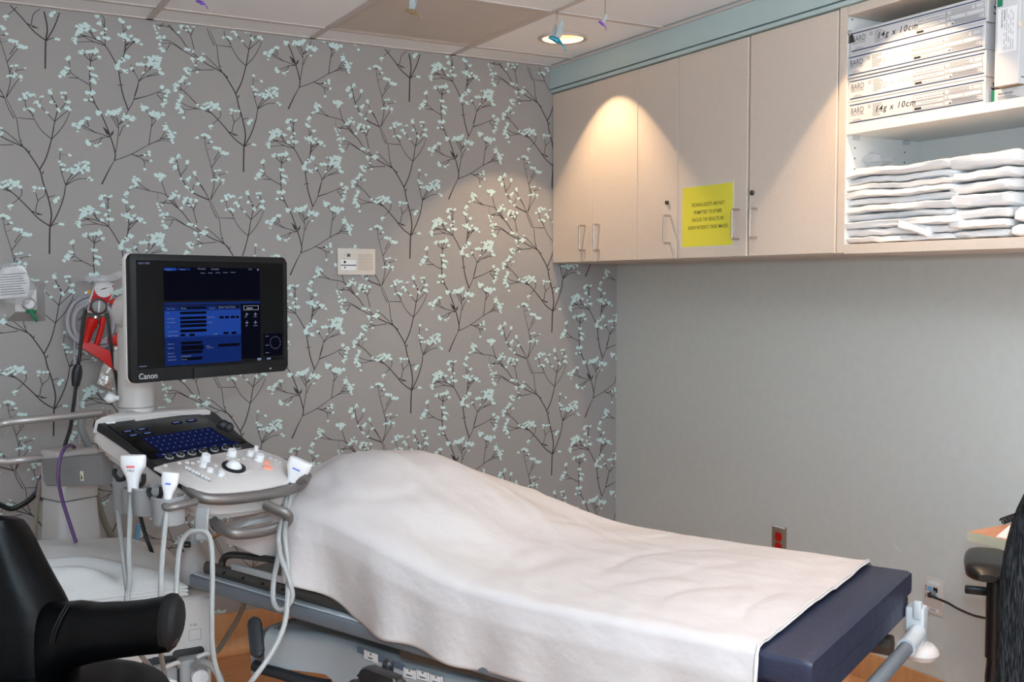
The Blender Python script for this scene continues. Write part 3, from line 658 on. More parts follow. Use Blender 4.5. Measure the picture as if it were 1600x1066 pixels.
# crumpled cloth between the folds, front
def crumple(name, label, group, cx, cy, cz, sx, sy, sz, seed, cat='linen'):
    m = MB()
    def f(u, v):
        a = 2*PI*u; b = PI*(v*.98+.01)-PI/2
        x, y, z = math.cos(a)*math.cos(b), math.sin(a)*math.cos(b), math.sin(b)
        k = 1+.32*ns(x*1.9+seed, y*1.9, z*1.9)+.14*ns(x*5, y*5+seed, z*5)
        return (cx+x*sx*k, cy+y*sy*k, max(ZL+.0004, cz+z*sz*k))
    m.surf(f, 40, 24, None, True, True); o = m.build(name, m_linen, ang=60); return tag(o, label, cat, group)
pc = onX(1432, 352, XC+.03)
slab(XC+.012, XC+.12, pc.y-.055, pc.y+.055, lambda y: pc.z-.022-(pc.y-y)*.28, .034, 21, nu=32, nv=16).build('folded_sheet', m_linen)
tag(C.objects[-1], 'crumpled white sheet folded slantwise, poking from the foot of the left pile', 'linen', 'folded sheets in the left pile')
# rolled towels: middle pile and right pile
def towel(y1, y0, z, h, seed, label, grp, tilt=0, x0=XC+.024, x1=XC+.27):
    slab(x0, x1, y0, y1, lambda y: z+tilt*(y1-y), h, seed, nu=36, nv=16, rag=.004).build('rolled_towel', m_linen); return tag(C.objects[-1], label, 'towel', grp)
def yz(x, y, X=XC+.03): p = onX(x, y, X); return p.y, p.z
my1, my0 = yz(1486, 330)[0], yz(1578, 330)[0]
zz = [ZL+.0006, ZL+.028, ZL+.055, ZL+.086, ZL+.125, ZL+.157, ZL+.188]; hh = [.027, .026, .030, .038, .031, .030, .042]
tn = ['folded white towel, lowest of the middle pile', 'folded white towel, second from the bottom of the middle pile', 'folded white towel, third from the bottom of the middle pile', 'folded white towel, fourth from the bottom of the middle pile',
      'rolled white towel, third from the top of the middle pile', 'folded white towel, second from the top of the middle pile', 'thick rolled white towel, topmost of the middle pile']
for k in range(7): towel(my1+(.012 if k > 3 else 0)-.0, my0+(-.012 if k > 5 else 0)+(.006 if k < 2 else 0), zz[k], hh[k], 31+k, tn[k], 'towels in the middle pile', .02 if k > 3 else 0)
ry1 = my0-.006
for k, (z, h, lab) in enumerate([(ZL+.0006, .036, 'folded white towel, lowest of the right pile'), (ZL+.037, .045, 'folded white towel, middle of the right pile')]):
    towel(ry1-.002, ry1-.26, z, h, 51+k, lab, 'towels in the right pile')
crumple('bunched_sheet', 'large bunched white sheet on top of the right pile', 'towels in the right pile', XC+.13, ry1-.105, ZL+.145, .10, .088, .056, 4.2)
# ------------------------------------------------------------------ stretcher with mattress and sheet
BA, BB = Vector((2.096, 1.7535, 0)), Vector((1.4207, 1.4091, 0))     # far and near foot corners
KB = 1.05                                                            # the stretcher is 5 % larger than its drawing below
bv = (BA-BB).normalized(); bu = Vector((-bv.y, bv.x, 0)); BW = (BA-BB).length/KB
def bz(z): return KB*z-.0703
MBed = Matrix((bu, bv, Vector((0, 0, 1)))).transposed().to_4x4(); MBed.translation = BB      # x along, y across from the near side, z up (left-handed, for points only)
def bp(s, t, z): return BB+bu*s*KB+bv*t*KB+Vector((0, 0, bz(z)))
MB2 = frame(BB+bv*BW*KB+Vector((0, 0, bz(0))), bu, -bv) @ Matrix.Scale(KB, 4)   # right-handed: x along from the foot, y towards the near side
def b2(s, t): return (s, BW-t)
ZM, LB = .748, 1.41
PS = [0, .6, .75, .85, .95, 1.06, 1.15, 1.25, 1.37, 1.44, 1.50]; PZ = [.757, .757, .772, .805, .858, .915, .948, .967, .955, .915, .86]
def prof(s): 
    a = [interp(s+d, PS, PZ) for d in (-.06, -.03, 0, .03, .06)]; return sum(a)/5
def cross(t):
    return interp(t, [0, .06, .16, .30, .44, .56, .66, BW], [.56, .65, .84, 1, .95, .76, .55, .42])
def ztop(s, t): p = prof(s); return .757+(p-.757)*cross(t)
bed = thing('stretcher', 'hospital stretcher with navy mattress and grey frame along the flowered wall', 'stretcher', bp(.8, BW/2, 0))
mat_t = MB()
def mattress(z0, z1, ins, top):
    def f(u, v):
        # closed loop across (u) swept along (v)
        s = v*LB
        pts = rrect(ins, z0, BW-ins, z1, .011, 4); n = len(pts); k = int(round(u*n)) % n
        t, z = pts[k]; e = min(1, min(s, LB-s)/.010)
        lift = (ztop(s, t)-.757)
        z2 = z+lift; c = (z0+z1)/2
        return bp(ins+s*(1-2*ins/LB), BW/2+(t-BW/2)*(.992+.008*e), c+lift+(z-c)*(.86+.14*e))
    m = MB(); n = len(rrect(0, 0, 1, 1, .1, 4)); m.surf(f, n, 160, None, True, True); return m
ms = mattress(.694, ZM, .0, 1).build('mattress', m_navy, bed, ang=50)
m2 = mattress(.645, .6935, .006, 0).build('mattress_base', m_navy, bed, ang=50)
# sheet: near drape, top, far drape
HEM_S = [0, .09, .65, .8, .95, 1.07, 1.22, 1.40, 1.52]; HEM_Z = [.575, .575, .588, .598, .615, .642, .708, .756, .77]
def sheet_pt(s, q):
    # q in 0..1 : 0 near hem, .25 near edge, .80 far edge, 1 far hem
    sw = .092+.006*ns(q*9, 1.1)
    ss = max(s, sw) if s < .2 else s
    fold = math.sin(ss*17+1.3*math.sin(ss*5))+.6*math.sin(ss*31+2)
    g = .010
    if q < .25:
        k = 1-q/.25; ze = ztop(ss, 0)-.006; zh = interp(ss, HEM_S, HEM_Z)+.006*math.sin(ss*23)
        z = ze+(zh-ze)*k; d = ze-z
        out = .010+.012*min(1, d/.05)-.05*d*(1-sstep(.9, 1.3, ss))+(fold+.5*math.sin(ss*41+1))*.11*d*(.35+.9*sstep(.75, 1.25, ss))
        return bp(ss, -out, z)
    if q <= .80:
        t = BW*(q-.25)/.55; e = min(t, BW-t)
        rnd = .010*(1-math.sqrt(max(0, 1-(1-min(1, e/.025))**2)))
        w = .0035*ns(ss*5, t*7, 1)+.002*ns(ss*17, t*13, 2)+.006*sstep(.7, 1.0, ss)*ns(ss*8+3, t*3, 5)
        # tension folds running up to the raised head end
        w += .004*sstep(.62, .8, ss)*(1-sstep(1.0, 1.25, ss))*math.sin(t*26+ss*9)
        w += .007*(1-min(1, abs(ns(ss*3.1+7, t*6.5-ss*2.5, 9))*5))*(.35+.65*sstep(.7, 1.0, ss))-.004*(1-min(1, abs(ns(ss*5.2, t*3.1+ss*1.5, 4))*6))
        t2 = t+(-.010 if t < .02 else 0)*(1-t/.02 if t < .02 else 0)
        return bp(ss, t2, ztop(ss, t)+.004+w*min(1, e/.04)-rnd)
    k = (q-.80)/.20; ze = ztop(ss, BW)-.006; z = ze-k*.13
    return bp(ss, BW+.010+.02*min(1, k*3)+fold*.004*k, z)
def sheet(u, v):
    s = .092+(LB+.01-.092)*min(1, u/.93)
    p = sheet_pt(s, v)
    if u > .93:
        k = (u-.93)/.07; a = min(1, k*2); 
        p = p+bu*(.035*math.sin(a*PI/2)+.012*math.sin(v*26)*k)
        zt = .752 if .2 < v < .85 else min(p.z, .76); p.z = p.z+(zt-p.z)*(k**1.4)
    return p
ms_ = MB(); ms_.surf(sheet, 150, 110); sh = ms_.build('bed_sheet', m_sheet, ang=80)
tag(sh, 'white cotton sheet spread over the stretcher mattress and its raised head', 'sheet')
sd = sh.modifiers.new('thick', 'SOLIDIFY'); sd.thickness = .0022; sd.offset = 1
# hem stitching along the foot edge
hemp = []
for k in range(60): 
    p = sheet_pt(.097, k/59); hemp.append(p+Vector((0, 0, .003)))
MB().tube(hemp, .0022, 6, 0).build('hem', m_sheet, sh)
# frame: deck, side rails, foot bumper bar
MB().prism([b2(.16, BW-.03), b2(1.60, BW-.03), b2(1.60, .05), b2(.16, .05)], .605, .640, .006, MB2).build('deck', m_bedsteel, bed)
def rail_z(s): return .567+.043*s
for t, nm in ((.014, 'side_rail'), (BW-.014, 'side_rail')):
    m = MB()
    def f(u, v, t=t):
        sec = rrect(-.016, -.016, .016, .018, .006, 3); n = len(sec); a, b = sec[int(round(u*n)) % n]; s = .30+1.33*v; return bp(s, t+a, rail_z(s)+b)
    m.surf(f, 16, 24, None, True, True); m.build(nm, m_bedmid, bed)
    m = MB()
    def f2(u, v, t=t):
        sec = rrect(-.011, .0185, .011, .0225, .001, 3); n = len(sec); a, b = sec[int(round(u*n)) % n]; s = .31+1.31*v; return bp(s, t+a, rail_z(s)+b)
    m.surf(f2, 16, 12, None, True, True); m.build('rail_top_strip', m_bedgrey, bed)
for t in (.045, BW-.045): MB().tube([bp(.03, t, .578), bp(.95, t, .578)], .022, 8, 0, flat=1.2).build('rail_shade_bar', m_bedsteel, bed)  # added brown bars stand in for the shaded rail side under the deck
# inner brown rail with holes, black folded grip and its pale plate
m = MB(); m.tube([bp(1.60, .03, .672), bp(.9, .03, .645)], .014, 8, 0, flat=1.3); ir = m.build('inner_rail', m_bedsteel, bed)
for k in range(4):
    q = bp(1.52-k*.07, .013, .672-k*.003); MB().cyl(q, q+bv*.006, .004, 10).build('bolt_hole', m_dark, ir)
px_ = [(346, 884, 2.84), (349, 874, 2.84), (358, 868, 2.83), (376, 868, 2.80), (420, 874, 2.73), (458, 881, 2.67), (470, 888, 2.66)]
MB().tube([at(*p) for p in px_], .0095, 10, 6).build('side_rail_grip', m_black, bed)
MB().tube([at(466, 886, 2.665), at(462, 905, 2.66), at(456, 918, 2.65)], .008, 8, 4).build('grip_bracket', m_black, bed)
m = MB(); pl = [at(362, 880, 2.71), at(440, 899, 2.56), at(440, 909, 2.56), at(364, 889, 2.71)]
m.prism([(0, 0), (.24, 0), (.24, .017), (0, .017)], -.004, .004, .001, frame(at(363, 890, 2.85), at(452, 914, 2.68)-at(363, 890, 2.85), (0, 0, 1))); m.build('pale_slide', m_bedgrey, bed)
# moulded base cover
ZH = .512
hp = [(.30, .03), (.30, BW-.05), (1.42, BW-.05), (1.47, BW-.12), (1.47, .10)]
hood = MB()
def hood_f(u, v):
    # near face wanders: narrow waist, broader at the head end like the moulding in the photo
    s = .30+1.17*u
    tin = .115+.045*math.sin((s-.95)*5.2)*sstep(.9, 1.42, s)-.03*sstep(1.25, 1.42, s)
    return s, tin
def hood_surf(u, v):
    s, tin = hood_f(u, 0)
    c = 1-sstep(.0, 1, max(0, (s-1.39)/.08))*.12
    zt = ZH-.018*sstep(.3, .9, 1-u)
    if v < .45:                                                   # top from the far side to the near shoulder
        k = v/.45; return bp(s-.05*(1-k)*0, BW-.05+(tin-.02+.05-BW)*k+.02, zt)
    if v < .6:
        a = (v-.45)/.15*PI/2; return bp(s, tin-.0+.0-.0*a-math.sin(a)*.03+.03-.0, zt-.03*(1-math.cos(a)))
    k = (v-.6)/.4
    zb = .335+.03*math.sin(s*6)
    arch = .085*math.exp(-((s-1.05)/.10)**2)
    zb = .415-.17*(1-sstep(1.14, 1.30, s))
    return bp(s, tin, (zt-.03)+(zb-zt+.03)*k)
hood.surf(hood_surf, 60, 40); 
hood.build('base_cover', m_bedgrey, bed, ang=50)
e = MB()
def endf(u, v):
    s, tin = hood_f(1, 0); t = tin+(BW-.05-tin)*u; a = v*PI/2
    if v < .4: a = v/.4*PI/2; return bp(s+.05*math.sin(a), t, ZH-.05*(1-math.cos(a)))
    return bp(s+.05, t, ZH-.05-(v-.4)/.6*.08)
e.surf(endf, 16, 14); e.build('base_cover_end', m_bedgrey, bed)
rim = MB(); pts = []
for k in range(30):
    s = 1.50-k*.0075; _, tin = hood_f(min(1, (s-.30)/1.17), 0); pts.append(bp(s, tin-.006, (.412-.02*sstep(.3, 1, k/29))-.008*math.sin(k/29*PI)))
rim.tube(pts, .016, 8, 0, flat=1.0).build('lower_rim', m_beddark, bed)
# stripe and printed pedal decals on the near face
def face_pt(s, z, off=.0012):
    _, tin = hood_f((s-.30)/1.17, 0); return bp(s, tin-off, z)
def decal(name, s0, s1, z0, z1, m, off=.0012, n=8, z2=None, z3=None):
    b = MB(); z2 = z0 if z2 is None else z2; z3 = z1 if z3 is None else z3
    b.surf(lambda u, v: face_pt(s0+(s1-s0)*u, (z0+(z1-z0)*v)*(1-u)+(z2+(z3-z2)*v)*u, off), n, 1); return b.build(name, m, bed, smooth=False, fix=False)
m_strip = mat('grey blue printed stripe', (92, 104, 122), .5)
def fs(x, y):                                                      # pixel on the near face -> (s, z)
    p = onp(x, y, bp(0, .115, 0), bv); d = p-BB; return d.dot(bu)/KB, (p.z+.0703)/KB
a, b_ = fs(549, 1018), fs(632, 1044)
decal('stripe', a[0], b_[0], a[1]-.008, a[1]+.008, m_strip, .002, 8, b_[1]-.008, b_[1]+.008)
for k, (cx, cy, w) in enumerate(((575, 1025, 25), (641, 1050, 20), (662, 1053, 20), (683, 1060, 20))):
    (sa, za), (sb_, zb_) = fs(cx-w/2, cy), fs(cx+w/2, cy+w*.26)
    lb_ = decal('pedal_decal', sa, sb_, za-.011, za+.011, m_paper, .0032, 3, zb_-.011, zb_+.011)
    sc, zc = (sa+sb_)/2, (za+zb_)/2; M = frame(face_pt(sc, zc, .0042), -bu, (0, 0, 1))
    d = MB(); d.poly([(-.0035, .004, 0), (.0035, .004, 0), (0, .0095, 0)] if k == 0 else [(-.0035, .0095, 0), (0, .004, 0), (.0035, .0095, 0)], M)
    d.text('Bottom' if k else 'Button', .0062, M @ T((0, -.006, 0)), bold=.0003); d.rect(-.014, -.0112, .014, -.0106, 0, M); d.rect(-.014, .0106, .014, .0112, 0, M); d.rect(-.0145, -.0112, -.014, .0112, 0, M); d.rect(.014, -.0112, .0145, .0112, 0, M)
    d.build('decal_print', m_ink, lb_, smooth=False, fix=False, kind='stuff')
Mb = I4; d = MB()
d.text('Stretcher', .030, frame(onZ(447, 972, bz(ZH)+.002), onZ(478, 954, bz(ZH)+.002)-onZ(432, 981, bz(ZH)+.002), bv), sx=1.15, bold=.0006); d.build('top_lettering', m_ink2, bed, smooth=False, fix=False)
# pedals
def paddle(name, p, ax, up, L, w, th, lab=None):
    M = frame(p, ax, up); m = MB(); m.prism(rrect(-L/2, -w/2, L/2, w/2, w*.49, 6), -th/2, th/2, th*.3, M); return m.build(name, m_black if lab is None else m_beddark, bed)
paddle('brake_pedal', at(400, 996, 2.76), at(404, 1028, 2.72)-at(398, 968, 2.76), R_, .105, .034, .022, 1)
paddle('foot_pedal', at(598, 1066, 2.25), bu*-1+Vector((0, 0, -.1)), Vector((0, 0, 1))+bu*.3, .12, .045, .03)
paddle('foot_pedal', at(606, 1052, 2.29), U_, R_, .06, .022, .03)
paddle('foot_pedal', at(566, 1080, 2.31), R_-U_*.4, U_, .07, .035, .03, 1)
# pedestal, base and castors
MB().box((.5, .16, .16), (1.2, BW-.16, .345), .02, MB2).build('base_chassis', m_bedmid, bed)
MB().box((.2, .06, .19), (1.45, .11, .23), .01, MB2).build('base_beam', m_bedmid, bed); MB().box((.2, BW-.11, .19), (1.45, BW-.06, .23), .01, MB2).build('base_beam', m_bedmid, bed)
for s in (.28, 1.38):
    for t in (.09, BW-.09):
        c = bp(s, t, .0765); c.z = .0765
        cs = MB(); M = frame(c, bu, Vector((0, 0, 1))); cs.lathe([(.02, -.016), (.066, -.016), (.075, -.010), (.075, .010), (.066, .016), (.02, .016)], 28, M); w = cs.build('castor', m_beddark, bed)
        MB().cyl(bp(s, t, .15), bp(s, t, .25), .028, 18, .004).build('castor_stem', m_bedgrey, w)
        MB().lathe([(.0, -.024), (.05, -.024), (.05, -.018), (.0, -.018)], 20, M).build('castor_cover', m_bedgrey, w)
for s in (.5, 1.2): MB().box((s-.05, .25, .34), (s+.05, BW-.25, .605), .01, MB2).build('lift_post', m_bedmid, bed)
# foot end: push bar, white corner brackets and bumper wheels
fb1, fb0 = at(1425, 968, 2.47), at(1330, 1070, 2.2)
bar = [bp(-.020, BW-.06, .606), bp(-.020, .03, .606)]
MB().tube(bar, .0165, 14, 0).build('push_bar', m_bedmid, bed)
for t in (BW-.07, .08):
    sg = 1 if t > .3 else -1
    m = MB(); m.tube([bp(-.020, t-.06*sg, .607), bp(-.021, t-.01*sg, .612), bp(-.024, t+.03*sg, .622)], lambda q: .022-.003*q, 12, 4); cb = m.build('corner_bracket', m_bedgrey, bed)
    q = bp(-.026, t+.045*sg, 0)
    Mq = frame((q.x, q.y, bz(0)), bv, bu) @ Matrix.Scale(KB, 4)
    MB().prism(rrect(-.022, -.012, .022, .03, .007, 4), .585, .675, .006, Mq).build('bracket_tower', m_bedgrey, cb)
    MB().prism(rrect(-.026, -.006, -.008, .012, .004, 3), .650, .690, .004, Mq).build('bracket_tip', m_bedgrey, cb)
    MB().lathe([(.0, .548), (.020, .549), (.036, .556), (.042, .568), (.040, .577), (.030, .588), (.012, .594), (0, .595)], 28, Mq).build('bumper_wheel', m_usw, cb)
MB().box((.12, .04, .596), (.15, BW-.04, .622), .006, MB2).build('foot_cross_member', m_bedsteel, bed)
# head end: white cone with pole socket, brass latch rod
m = MB(); c0 = at(305, 900, 3.07)
Mh = T(c0)
m.lathe([(.055, -.012), (.056, .0), (.05, .03), (.036, .062), (.020, .084), (.017, .095), (0, .095)], 28, Mh); m.build('pole_socket', m_usw, bed)
MB().lathe([(.0, .094), (.015, .094), (.015, .135), (0, .135)], 20, Mh).build('pole_stub', m_bedgrey, bed)
k0 = at(298, 851, 3.03); MB().cyl(k0, k0-R_*.018+F_*-.004, .009, 18, .002).build('clamp_knob', m_black, bed)
MB().tube([at(322, 843, 3.10), at(352, 833, 3.14)], .0038, 8, 0).build('latch_rod', m_brass, bed)
MB().box((1.56, .02, .60), (1.68, BW*.5, .63), .006, MB2).build('head_cross_member', m_bedgrey, bed)
# ------------------------------------------------------------------ ultrasound machine
us = thing('ultrasound_machine', 'ivory ultrasound machine with tilted monitor and sloping control console beside the stretcher', 'ultrasound machine', (.49, 3.28, 0))
# console frame: x along its front edge, y up the slope, z out of the panel
O = Vector((.5535, 2.493, .925)); ca = Vector((.912, .410, 0)); cb = Vector((-.410, .912, .40))
MC = frame(O, ca, cb)
def cq(x, y, off=0): return loc2(x, y, MC, off)
def cpoly(pts, off=0): return [cq(x, y, off) for x, y in pts]
def ccw(p):
    a = sum(p[i][0]*p[(i+1) % len(p)][1]-p[(i+1) % len(p)][0]*p[i][1] for i in range(len(p))); return p if a > 0 else p[::-1]
def smooth_poly(p, n=4):
    P = [Vector((*q, 0)) for q in p]; out = []; N = len(P)
    for i in range(N):
        a, b, c, d = P[i-1], P[i], P[(i+1) % N], P[(i+2) % N]
        for k in range(n):
            t = k/n; v = .5*((2*b)+(c-a)*t+(2*a-5*b+4*c-d)*t*t+(3*b-a-3*c+d)*t**3); out.append((v.x, v.y))
    return out
def scale_poly(p, k):
    cx = sum(q[0] for q in p)/len(p); cy = sum(q[1] for q in p)/len(p); return [(cx+(x-cx)*k, cy+(y-cy)*k) for x, y in p]
foot = ccw(cpoly([(147, 656), (175, 652), (240, 644), (310, 638), (330, 640), (362, 668), (398, 698), (436, 712), (466, 727), (477, 738), (474, 748), (452, 757), (410, 765), (360, 770), (325, 771), (306, 766), (292, 755), (262, 738), (237, 720), (200, 692), (165, 668)]))
fs_ = smooth_poly(foot, 3)
MB().prism(fs_, -.022, -.001, .004, MC).build('console_tray', m_usd, us, ang=50)
MB().prism(scale_poly(fs_, .97), -.062, -.0225, .010, MC).build('console_shell', m_usw, us, ang=50)
MB().prism(scale_poly(fs_, .86), -.086, -.0605, .010, MC).build('console_underside', m_usw, us, ang=50)
# satin bumper round the front and right
bpx = [(292, 760), (303, 771), (322, 779), (360, 780), (410, 774), (450, 766), (471, 757), (479, 744)]
bp3 = [MC @ Vector((*cq(x, y, -.012), -.012)) for x, y in bpx]
MB().tube(bp3, .0135, 12, 5, flat=1.0).build('front_bumper', m_metal, us)
# cream control panel and glossy touch panel
cp = ccw(cpoly([(241, 730), (262, 724), (300, 716), (350, 707), (398, 699), (436, 713), (466, 728), (473, 737), (449, 755), (407, 764), (360, 769), (328, 769.5), (309, 765), (289, 755), (262, 741)], .004))
MB().prism(cp, -.004, .004, .0015, MC).build('control_panel', m_usw, us, ang=50)
tp = ccw(cpoly([(168, 664), (310, 645), (384, 690), (236, 717)], .002))
scr = MB().prism(tp, -.002, .0015, .0008, MC).build('touch_panel', m_screen, us)
MB().prism(ccw(cpoly([(208, 653), (300, 642), (296, 646), (212, 657)], .003)), 0, .0025, .0005, MC).build('top_trim_strip', m_usw, us)
st = MB(); st.prism(ccw(cpoly([(164, 657), (178, 655.5), (181, 659.5), (167, 661)], .002)), -.001, .0006, 0, MC); st.build('badge_sticker', m_paper, us)
m_ui1 = emis('ui blue', (26, 50, 122), .6); m_ui2 = emis('ui pale text', (150, 165, 205), .5); m_ui3 = emis('ui dark blue', (22, 30, 72), .7); m_uib = emis('ui bright blue', (38, 74, 165), .7); m_uid = emis('ui field', (14, 16, 30), .6); m_uibt = emis('ui white text', (215, 222, 240), .7)
# touch panel print, read on the panel plane
Hc = homog([(180, 670), (312, 651), (372, 691), (240, 713)], [(0, 0), (1, 0), (1, 1), (0, 1)]); Hi = homog([(0, 0), (1, 0), (1, 1), (0, 1)], [(180, 670), (312, 651), (372, 691), (240, 713)])
def tq(u, v, off=.0022): x, y = Hi(u, v); a, b = cq(x, y, off); return (a, b, off)
def trect(m, u0, v0, u1, v1, off=.0022): m.poly([tq(u0, v1, off), tq(u1, v1, off), tq(u1, v0, off), tq(u0, v0, off)], MC)
ui = MB()
trect(ui, .12, .40, .95, .92)
trect(ui, .03, .94, .99, 1.06); 
for u, v in ((.03, .10), (.19, .10), (.03, .25), (.19, .25), (.62, .05), (.80, .05)): trect(ui, u, v, u+.12, v+.07)
ui.build('touch_keys', m_ui3, us, smooth=False, fix=False, kind='stuff')
ut = MB()
for c in range(11):
    for r in range(4): trect(ut, .150+c*.073, .45+r*.125, .150+c*.073+.011, .45+r*.125+.022, .0026)
for u, v in ((.05, .12), (.21, .12), (.05, .27), (.21, .27), (.64, .07), (.82, .07)): trect(ut, u, v, u+.07, v+.025, .0026)
for k in range(7): trect(ut, .1+k*.12, .985, .13+k*.12, 1.01, .0026)
ut.build('touch_legend', m_ui2, us, smooth=False, fix=False, kind='stuff')
# rotary knobs under the touch panel, panel knobs, keys, trackball
def knob(x, y, r, h, m, nm='knob', off=.004):
    a, b = cq(x, y, off); M = MC @ T((a, b, off))
    return MB().lathe([(0, 0), (r*1.12, 0), (r*1.12, h*.12), (r, h*.16), (r*.94, h*.86), (r*.8, h), (0, h)], 22, M, cap=False).build(nm, m, us)
for k in range(7):
    t = k/6; x, y = 264+t*(370-264), 715.5+t*(700-715.5)-1.2*math.sin(PI*t)
    kk = knob(x, y, .0082, .010, m_black, 'rotary_knob', 0); a, b = cq(x, y, 0)
    MB().lathe([(.0085, .0), (.0105, 0), (.0105, .0035), (.0085, .004)], 22, MC @ T((a, b, .0005)), cap=False).build('knob_ring', m_usg, kk)
for x, y, r, h in ((320.5, 719, .012, .016), (361.5, 711.5, .012, .016), (391, 711, .010, .010), (399.5, 704, .006, .012), (404.5, 719, .0115, .016), (317, 728.5, .0085, .010), (327.5, 736.5, .0078, .008), (345, 743, .0085, .010)): knob(x, y, r, h, m_white, 'white_knob')
m_or = mat('orange ringed key', (226, 150, 126), .45)
knob(418, 731, .012, .004, m_or, 'freeze_key'); knob(417, 723, .008, .004, m_or, 'print_key')
for x, y in ((352, 747), (372, 744), (391, 735), (337, 728), (345, 734), (380, 717), (422, 716), (430, 719), (437, 722), (433, 726), (356, 716), (372, 718), (258, 728), (292, 723), (301, 724), (310, 722), (280, 724)):
    knob(x, y, .0052, .003, m_usw, 'panel_key')
a, b = cq(365, 730.5, .004); MT = MC @ T((a, b, .004))
MB().lathe([(.021, 0), (.030, 0), (.030, .003), (.022, .005)], 32, MT, cap=False).build('trackball_ring', m_usd, us)
MB().ball((0, 0, -.002), .0205, MT, 24, 14).build('trackball', m_white, us)
m = MB()
for k in range(20):
    an = PI*1.1+k/19*PI*.95; m.tube([MT @ Vector((.040*math.cos(an), .036*math.sin(an), .0005)), MT @ Vector((.040*math.cos(an+.16), .036*math.sin(an+.16), .0005))], .0022, 6, 0)
m.build('trackball_collar', m_usw, us)
for k in range(8):                                                # gain sliders in a slanting row
    x, y = 290+k*5.0, 733+k*2.55; a, b = cq(x, y, .004)
    s_ = MB(); s_.box((a-.004, b-.007, .004), (a+.004, b+.004, .0046), 0, MC); s_ = s_.build('slider_slot', m_usg, us)
    MB().box((a-.003, b-.004+.002*math.sin(k*2), .0046), (a+.003, b+.0015, .011), .001, MC).build('slider_cap', m_white, s_)
a0, a1 = cq(284, 741, .004), cq(330, 756, .004)
KC = .9
def atc(x, y, d): return at(x, y, d*KC)          # the console stands a tenth nearer than first measured
# right edge: grey hinge knob and right probe rest
MB().ball(atc(357, 668, 3.06), .014).build('side_knob', m_usd, us)
MB().ball(atc(348, 664, 3.06), (.017, .017, .014)).build('side_knob', m_usd, us)
# column top, monitor arm and monitor
pp = atc(213, 640, 3.10)
Mp = T(pp)
MB().prism(ccw(cpoly([(150, 655), (172, 648), (196, 641), (262, 637), (316, 636), (330, 641), (240, 646), (176, 653)], .012)), -.03, .012, .005, MC).build('console_rear_cover', m_usw, us, ang=50)
MB().lathe([(.044, -.02), (.045, .0), (.045, .05), (.044, .11), (.043, .20), (.038, .27), (.024, .30), (0, .305)], 32, Mp).build('monitor_post', m_usw, us)
MB().lathe([(.0452, .006), (.0456, .0065), (.0456, .009), (.0452, .0095)], 32, Mp, cap=False).build('post_seam', m_usg, us)
MB().ball(atc(193, 487, 3.03), (.03, .03, .042)).build('arm_joint', m_usw, us)
MB().box((-.04, -.045, 0), (.04, .045, .06), .012, Mp @ T((.0, .0, .10)) @ Rz(.42)).build('post_collar', m_usw, us)
w = atc(186, 622, 3.05); MB().tube([w, w+R_*-.018], .006, 10, 0).build('wing_screw', m_white, us); MB().ball(w+R_*-.022, (.014, .012, .013)).build('wing_screw_head', m_white, us)
# monitor
mbl = atc(205, 597, 2.81); mbr = atc(450, 582, 3.24); ex = mbr-mbl; ex.z = 0; WM = ex.length; HM = .308
MM = frame(Vector((mbl.x, mbl.y, (mbl.z+mbr.z)/2)), ex, (0, 0, 1))
mo = MB().prism(rrect(0, 0, WM, HM, .014, 5), -.014, 0, .004, MM).build('monitor', m_bezel, us)
MB().prism(rrect(-.002, -.001, WM+.002, HM+.001, .015, 5), -.026, -.0135, .004, MM).build('monitor_back', m_usw, mo)
MB().prism(rrect(.07, .04, WM-.07, HM-.04, .03, 4), -.070, -.0255, .014, MM).build('mount_plate', m_usw, mo)
MB().tube([MM @ Vector((.22, .15, -.075)), MM @ Vector((.15, .15, -.10)), atc(205, 500, 3.10)], .028, 12, 4).build('monitor_arm', m_usw, us)
corner = [(205, 393.5), (449, 405.5), (450, 582), (205, 597)]
HS = homog(corner, [(0, HM), (WM, HM), (WM, 0), (0, 0)])
def s2(x, y): return HS(180+x/4.264, 370+y/4.264)                   # crop pixel -> monitor plane
def mrect(m, x0, y0, x1, y1, off):
    # axis-aligned in the crop's skewed grid: use corner mapping
    m.poly([(*s2(x0, y1), off), (*s2(x1, y1), off), (*s2(x1, y0), off), (*s2(x0, y0), off)], MM)
sp = [s2(152, 145), s2(1122, 188), s2(1122, 828), s2(152, 873)]
x0 = sum(q[0] for q in (sp[0], sp[3]))/2; x1 = sum(q[0] for q in (sp[1], sp[2]))/2; y1 = (sp[0][1]+sp[1][1])/2; y0 = (sp[2][1]+sp[3][1])/2
sc = MB().box((x0, y0, -.002), (x1, y1, .0004), 0, MM).build('screen', m_screen, mo, smooth=False)
# picture on the screen, in screen fractions (u right, v down) read from the photograph
Hs = homog([(152, 145), (1122, 188), (1122, 828), (152, 873)], [(0, 0), (1, 0), (1, 1), (0, 1)])
def sr(m, X0, Y0, X1, Y1, off=.0007):
    ua, va = Hs(X0, Y0); ub, vb = Hs(X1, Y1)
    m.poly([(x0+(x1-x0)*ua, y1-(y1-y0)*vb, off), (x0+(x1-x0)*ub, y1-(y1-y0)*vb, off), (x0+(x1-x0)*ub, y1-(y1-y0)*va, off), (x0+(x1-x0)*ua, y1-(y1-y0)*va, off)], MM)
def stx(m, s, X, Y, size, off=.0012, al='LEFT'):
    u, v = Hs(X, Y); m.text(s, size*.9, MM @ T((x0+(x1-x0)*u, y1-(y1-y0)*v, off)), al)
g = MB(); sr(g, 332, 195, 968, 425); sr(g, 842, 440, 968, 815); sr(g, 990, 655, 1112, 800); g.build('dark_window', m_uid, mo, smooth=False, fix=False, kind='stuff')
